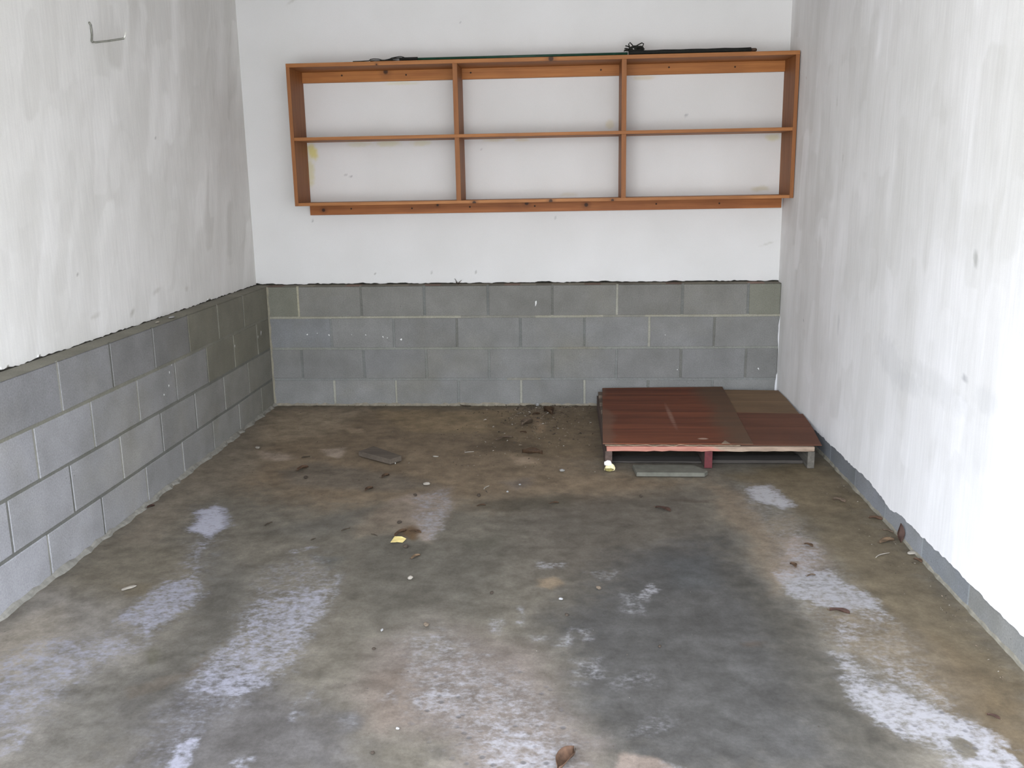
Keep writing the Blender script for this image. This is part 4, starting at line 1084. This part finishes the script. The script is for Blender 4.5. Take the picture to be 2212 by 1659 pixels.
# yellow paper with curled corner
yp = [(1.187, -2.290), (1.192, -2.226), (1.222, -2.232), (1.243, -2.247), (1.234, -2.284), (1.215, -2.280)]
scrap('yellow_paper', yp, .0012, M_YEL, 'small yellow torn paper square lying on the brown floor stain', 'paper', .001, [.004, .003, .005, .002, .001, .0015])

# ------------------------------------------------------------------ leaves, twigs and grit
LEAF = {}
def leaf_mat(k, c):
    if k not in LEAF: LEAF[k] = plain('dry_leaf_' + k, c, .75, .35, 60, .3, .002)
    return LEAF[k]
def leaf(x, y, L, W, yaw, tone, label, curl=.25, pitch=0., roll=0., z=0., rx=0., group=None):
    n, m_ = 12, 4
    mb = MB(); V_ = []
    for i in range(n + 1):
        t = i / n; hw = W * .5 * (math.sin(math.pi * min(1, t * .96 + .02)) ** .75)
        row = []
        for j in range(-m_, m_ + 1):
            s = j / m_
            zz = curl * W * (s * s) * .9 + .06 * L * math.sin(math.pi * t) + .03 * L * math.sin(7 * t + 2 * s)
            row.append(Vector(((t - .5) * L, s * hw + .05 * L * math.sin(3 * t), zz)))
        V_.append(row)
    M = Euler((rx + roll, pitch, yaw)).to_matrix()
    V_ = [[M @ p for p in row] for row in V_]
    zmin = min(p.z for row in V_ for p in row)
    i0 = 0
    for row in V_:
        for p in row: mb.v.append((p.x, p.y, p.z - zmin))
    w = 2 * m_ + 1
    for i in range(n):
        for j in range(w - 1):
            mb.f.append((i * w + j, (i + 1) * w + j, (i + 1) * w + j + 1, i * w + j + 1)); mb.mi.append(0); mb.fc.append((1, 1, 1)); mb.smooth.append(True)
    o = mb.build('dry_leaf', leaf_mat(*tone), None, (x, y, z + .0008))
    md = o.modifiers.new('thickness', 'SOLIDIFY'); md.thickness = .0007; md.offset = 1
    tag(o, label, 'leaf', group)
    # stalk
    sp = MB(); a = M @ Vector((-.5 * L, 0, 0)); b_ = M @ Vector((-.64 * L, .03 * L, .004))
    sp.tube([(a.x, a.y, a.z - zmin + .001), (b_.x, b_.y, max(.0012, b_.z - zmin))], .0009, 5)
    sp.build('stalk', leaf_mat('stalk', (.07, .04, .02)), o)
    return o
def twig(x, y, L, yaw, rad, mat, label, bend=.12, z=0.):
    mb = MB(); pts = []
    for i in range(9):
        t = i / 8 - .5
        pts.append((t * L * math.cos(yaw) - bend * L * math.sin(yaw) * math.sin(math.pi * (i / 8)), t * L * math.sin(yaw) + bend * L * math.cos(yaw) * math.sin(math.pi * i / 8), rad + .0006 + .15 * rad * math.sin(i)))
    mb.tube(pts, [rad * (.6 + .4 * math.sin(math.pi * min(1, i / 8 + .1))) for i in range(9)], 6)
    return tag(mb.build('twig', mat, None, (x, y, z)), label, 'twig')

DK = ('dark', (.050, .028, .014)); BR = ('brown', (.066, .036, .020)); RB = ('reddish', (.040, .020, .013)); TN = ('tan', (.105, .068, .038)); GB = ('grey_brown', (.085, .060, .040))
M_TWIG = plain('dark_twig', (.045, .034, .022), .9, .3, 80)
M_PALE = plain('pale_chip', (.25, .225, .185), .9, .15, 60)
M_WCHIP = plain('white_chip', (.27, .265, .255), .8, .1, 60)
M_GREYP = plain('grey_pebble', (.20, .19, .17), .9, .2, 60)
M_BRNP = plain('brown_pebble', (.13, .10, .07), .9, .25, 60)
M_DARKP = plain('dark_clod', (.045, .034, .024), .95, .3, 60)
leaf(0.566,-1.343,0.072,0.030,1.00,BR,'curled brown leaf on the far left floor, lower left of the timber offcut',curl=0.35)
leaf(1.007,-1.454,0.052,0.028,0.99,DK,'small dark leaf directly below the timber offcut, the one nearest to it',curl=0.3)
leaf(0.966,-1.646,0.049,0.025,0.95,DK,'dark crumpled leaf further below the timber offcut, above the small tan patch',curl=0.35)
leaf(1.543,-0.788,0.108,0.032,0.55,GB,'long grey brown leaf lying flat on the dark dirt mid floor',curl=0.2)
leaf(1.655,-0.477,0.096,0.048,0.87,GB,'upright curled dirty leaf near the back wall, left of the pallet',curl=0.6)
leaf(1.643,-0.654,0.042,0.019,-0.47,DK,'tiny dark leaf just below the curled dirty leaf near the back wall',curl=0.3)
leaf(1.510,-1.854,0.038,0.015,0.34,DK,'narrow dark leaf at the centre of the floor, right of the pale patch',curl=0.3)
leaf(1.830,-1.818,0.041,0.016,0.31,DK,'narrow dark leaf on the dark smear at mid floor',curl=0.3)
leaf(2.300,-1.887,0.078,0.033,-0.69,RB,'flat reddish leaf on the grey floor below the cement slab',curl=0.15)
leaf(2.775,-2.838,0.063,0.019,-0.35,RB,'long rolled reddish brown leaf on the pale right stripe',curl=0.5)
leaf(3.002,-3.431,0.032,0.014,-0.70,RB,'brown oval leaf near the bottom right corner of the floor',curl=0.3)
leaf(3.132,-2.229,0.073,0.035,0.42,TN,'broad tan brown leaf beside the right wall, below its neighbours',curl=0.2)
leaf(3.169,-1.983,0.051,0.023,-0.42,BR,'brown leaf with a pale edge against the right wall strip',curl=0.4)
leaf(3.173,-2.122,0.042,0.015,-0.77,GB,'grey brown leaf touching the right wall between two others',curl=0.3)
leaf(3.082,-1.765,0.055,0.027,-0.70,GB,'dull leaf fragment on the floor right of the pallet, away from the wall',curl=0.4)
leaf(3.182,-2.413,0.035,0.018,-0.98,BR,'small brown leaf at the wall foot nearest the camera on the right',curl=0.4)
leaf(2.820,-2.274,0.037,0.020,-0.83,DK,'small dark leaf lying on the pale stripe below the grey round stain',curl=0.3)
leaf(2.714,-2.468,0.036,0.021,-1.17,DK,'tiny dark leaf at the left edge of the pale right stripe',curl=0.4)
leaf(2.757,-2.554,0.037,0.013,0.35,GB,'thin grey leaf on the white crust of the right stripe',curl=0.2)
leaf(1.209,-2.188,0.076,0.023,1.05,DK,'dark leaf piece left in the brown stain above the yellow paper',curl=0.3)
leaf(1.266,-2.169,0.056,0.017,-0.35,DK,'dark leaf piece right in the brown stain above the yellow paper',curl=0.3)
leaf(1.707,-1.064,0.110,0.038,2.92,DK,'dark clump of leaf in the dirt left of the pallet front',curl=0.6)
leaf(1.776,-0.209,0.107,0.059,-1.03,DK,'dark dead leaf heap by the back wall close to the pallet',curl=0.6)
leaf(1.702,-0.244,0.050,0.025,0.47,DK,'small dark leaf left of the leaf heap by the back wall',curl=0.4)
leaf(0.037,-1.897,0.036,0.018,0.98,RB,'small reddish leaf against the foot of the left block wall',curl=0.4)
leaf(1.880,-3.669,0.089,0.040,1.08,BR,'brown curled leaf cut off by the bottom edge of the picture',curl=0.6)
leaf(1.309,-2.422,0.047,0.021,0.88,TN,'faint tan leaf on the floor below the yellow paper',curl=0.2)
twig(0.633,-2.095,0.046,1.17,0.0028,M_TWIG,'short dark twig lying alone on the left floor')
twig(0.975,-2.150,0.042,0.85,0.0028,M_TWIG,'dark twig on the grey floor left of the brown stain')
twig(0.868,-2.257,0.024,0.97,0.0024,M_TWIG,'tiny twig above the pale streak on the left floor')
twig(1.105,-2.208,0.034,-0.59,0.0022,M_TWIG,'thin twig just left of the brown stain')
twig(0.527,-1.144,0.045,0.59,0.0032,M_TWIG,'dark twig near the pale patch above the brown leaf')
twig(1.374,-1.047,0.050,0.35,0.0028,M_PALE,'pale thin stick on the dirt right of the timber offcut')
twig(1.513,-1.614,0.051,1.16,0.003,M_PALE,'short pale stick at the centre of the far floor')
twig(3.070,-2.366,0.080,0.60,0.0022,M_PALE,'faint pale straw on the olive floor near the right wall')
lump('dirt_clod',(0.621,-1.481,0),0.012,0.009,0.007,M_DARKP,1,'small dark clod just below the far left brown leaf','dirt',rot=1.3)
lump('dirt_clod',(1.254,-2.329,0),0.01,0.009,0.008,M_DARKP,2,'dark round clod just below the yellow paper','dirt',rot=2.6)
lump('dirt_clod',(1.183,-2.067,0),0.011,0.008,0.006,M_DARKP,3,'small dark clod above the brown stain','dirt',rot=3.9)
lump('dirt_clod',(1.195,-1.726,0),0.011,0.008,0.006,M_DARKP,4,'dark clod at the upper left of the pale concrete patch','dirt',rot=5.2)
lump('mortar_chip',(1.223,-1.569,0),0.02,0.012,0.007,M_PALE,5,'pale mortar chip above the pale concrete patch','chip',rot=6.5)
lump('dirt_clod',(1.486,-1.727,0),0.009,0.009,0.007,M_DARKP,6,'dark clod right of the pale concrete patch','dirt',rot=7.8)
lump('stone_chip',(1.863,-1.355,0),0.016,0.01,0.007,M_GREYP,7,'grey stone chip on the dirt left of the paper scrap','stone',rot=9.1)
lump('paint_chip',(1.613,-1.668,0),0.006,0.005,0.004,M_WCHIP,8,'tiny white chip at the centre of the far floor','chip',rot=10.4)
lump('paint_chip',(1.703,-0.020,0),0.014,0.01,0.012,M_WCHIP,9,'white chip at the foot of the back wall','chip',rot=11.7)
lump('pebble',(1.320,-2.617,0),0.01,0.008,0.007,M_PALE,10,'pale pebble on the floor below the yellow paper','pebble',rot=13.0)
lump('pebble',(1.429,-2.966,0),0.013,0.009,0.005,M_BRNP,11,'flat brown pebble above the beige concrete patch','pebble',rot=14.3)
lump('dirt_clod',(1.292,-3.126,0),0.006,0.005,0.004,M_DARKP,12,'tiny dark grit lump at the left edge of the beige patch','dirt',rot=15.6)
lump('dirt_clod',(1.623,-2.727,0),0.007,0.006,0.005,M_DARKP,13,'dark grit lump left of the round beige spot','dirt',rot=16.9)
lump('dirt_clod',(1.882,-2.885,0),0.007,0.006,0.005,M_DARKP,14,'dark grit lump among the pale blotches at floor centre','dirt',rot=18.2)
lump('dirt_clod',(2.165,-3.084,0),0.006,0.005,0.004,M_DARKP,15,'dark grit lump on the smooth grey floor right of centre','dirt',rot=19.5)
lump('pebble',(1.994,-2.680,0),0.011,0.008,0.006,M_BRNP,16,'brown pebble right of the round beige spot','pebble',rot=20.8)
lump('paint_chip',(1.863,-2.767,0),0.008,0.006,0.004,M_WCHIP,17,'white chip below the round beige spot','chip',rot=22.1)
lump('paint_chip',(1.293,-3.005,0),0.007,0.004,0.003,M_WCHIP,18,'white fleck on the floor left of the flat brown pebble','chip',rot=23.4)
lump('paint_chip',(1.439,-3.538,0),0.006,0.004,0.003,M_WCHIP,19,'white fleck low on the beige concrete patch','chip',rot=24.7)
lump('mortar_chip',(0.329,-2.721,0),0.03,0.01,0.004,M_PALE,20,'flat pale chip on the olive stain near the left wall','chip',rot=26.0)
lump('mortar_chip',(0.214,-0.973,0),0.02,0.012,0.006,M_PALE,21,'pale chip on the far floor near the left wall corner','chip',rot=27.3)
lump('mortar_chip',(3.186,-2.342,0),0.02,0.012,0.006,M_PALE,22,'pale mortar crumb by the foot of the right wall','chip',rot=28.6)
lump('dirt_clod',(2.218,-1.720,0),0.009,0.007,0.005,M_DARKP,23,'dark clod on the grey floor below the cement slab','dirt',rot=29.9)
lump('mortar_chip',(1.206,-1.123,0),0.018,0.008,0.004,M_PALE,24,'flat pale chip right of the timber offcut','chip',rot=31.2)
lump('paint_chip',(1.666,-1.568,0),0.006,0.005,0.004,M_WCHIP,25,'tiny white chip on the pale smudge of the far floor','chip',rot=32.5)
lump('dirt_clod',(1.395,-3.645,0),0.005,0.005,0.004,M_DARKP,26,'tiny dark grit lump at the bottom of the grey floor','dirt',rot=33.8)
# a leaf standing upright against the unpainted strip of the right wall
leaf(3.181,-2.225,.075,.030,R(100),RB,'dark red brown leaf standing upright against the right wall strip',curl=.3,pitch=R(-82))
twig(1.245,-.022,.075,R(160),.0035,M_TWIG,'dark curved twig at the foot of the back block wall')
twig(1.680,-.020,.10,R(4),.0028,M_TWIG,'dry stalk at the back wall foot behind the white chip')

# dry stalks sprouting from the gap above the back blocks, and mortar flakes on the left ledge
mb = MB()
for pts in (((0, 0, 0), (-.004, 0, .012), (-.018, .004, .034)), ((0, 0, 0), (.008, 0, .010), (.026, .002, .024)), ((.002, -.002, 0), (-.006, -.004, .008), (-.012, -.004, .016)), ((.004, 0, 0), (.012, -.004, .004), (.020, -.006, .006))):
    mb.tube(pts, [.0028, .0024, .0012], 6)
tag(mb.build('dry_grass', M_TWIG, None, (1.205, .066, PLINTH + .003)), 'small tuft of dry grass on the ledge above the back wall blocks', 'grass')['kind'] = 'thing'
lump('mortar_flake', (-.030, -1.345, PLINTH + .003), .010, .022, .006, M_WCHIP, 31, 'longer pale mortar flake on the left wall ledge', 'chip')
lump('mortar_flake', (-.032, -1.50, PLINTH + .003), .008, .016, .005, M_PALE, 32, 'duller mortar flake on the left wall ledge, nearer the camera', 'chip')

# grit too small to count: one scatter of crumbs near the back wall and pallet
r = random.Random(77)
mb = MB()
def crumb(x, y, s):
    if x > 2.04 and y > -1.32: return
    ax = [Vector((r.uniform(-1, 1), r.uniform(-1, 1), r.uniform(-.3, .3))).normalized() * s * r.uniform(.6, 1.2) for _ in range(3)]
    c = Vector((x, y, s * .35))
    mb.hull([c + ax[0], c + ax[1], c - ax[0]], [c + ax[0] * .4 + Vector((0, 0, s * .5)), c + ax[1] * .4 + Vector((0, 0, s * .5)), c - ax[0] * .4 + Vector((0, 0, s * .4))], r.choice([0, 0, 0, 1, 1, 2]))
for _ in range(620): crumb(r.gauss(1.75, .20), min(-.02, -abs(r.gauss(0, .45))), r.choice([r.uniform(.002, .006), r.uniform(.002, .006), r.uniform(.005, .012)]))
for _ in range(260): crumb(r.uniform(.2, 2.0), -r.uniform(.02, 1.6), r.uniform(.0015, .004))
for _ in range(160): crumb(r.gauss(1.55, .2), -r.uniform(.7, 1.3), r.uniform(.002, .005))
for _ in range(120): crumb(3.17 - abs(r.gauss(0, .05)), -r.uniform(1.5, 3.3), r.uniform(.0015, .004))
for _ in range(150): crumb(r.uniform(.1, 3.1), -r.uniform(1.4, 3.6), r.uniform(.001, .0028))
for _ in range(260): crumb(r.uniform(.05, 2.0), -.006 - abs(r.gauss(0, .012)), r.uniform(.0015, .004))
o = mb.build('floor_grit', [M_DARKP, M_BRNP, M_PALE])
o['kind'] = 'stuff'; tag(o, 'scattered dirt crumbs and grit on the concrete floor', 'dirt')
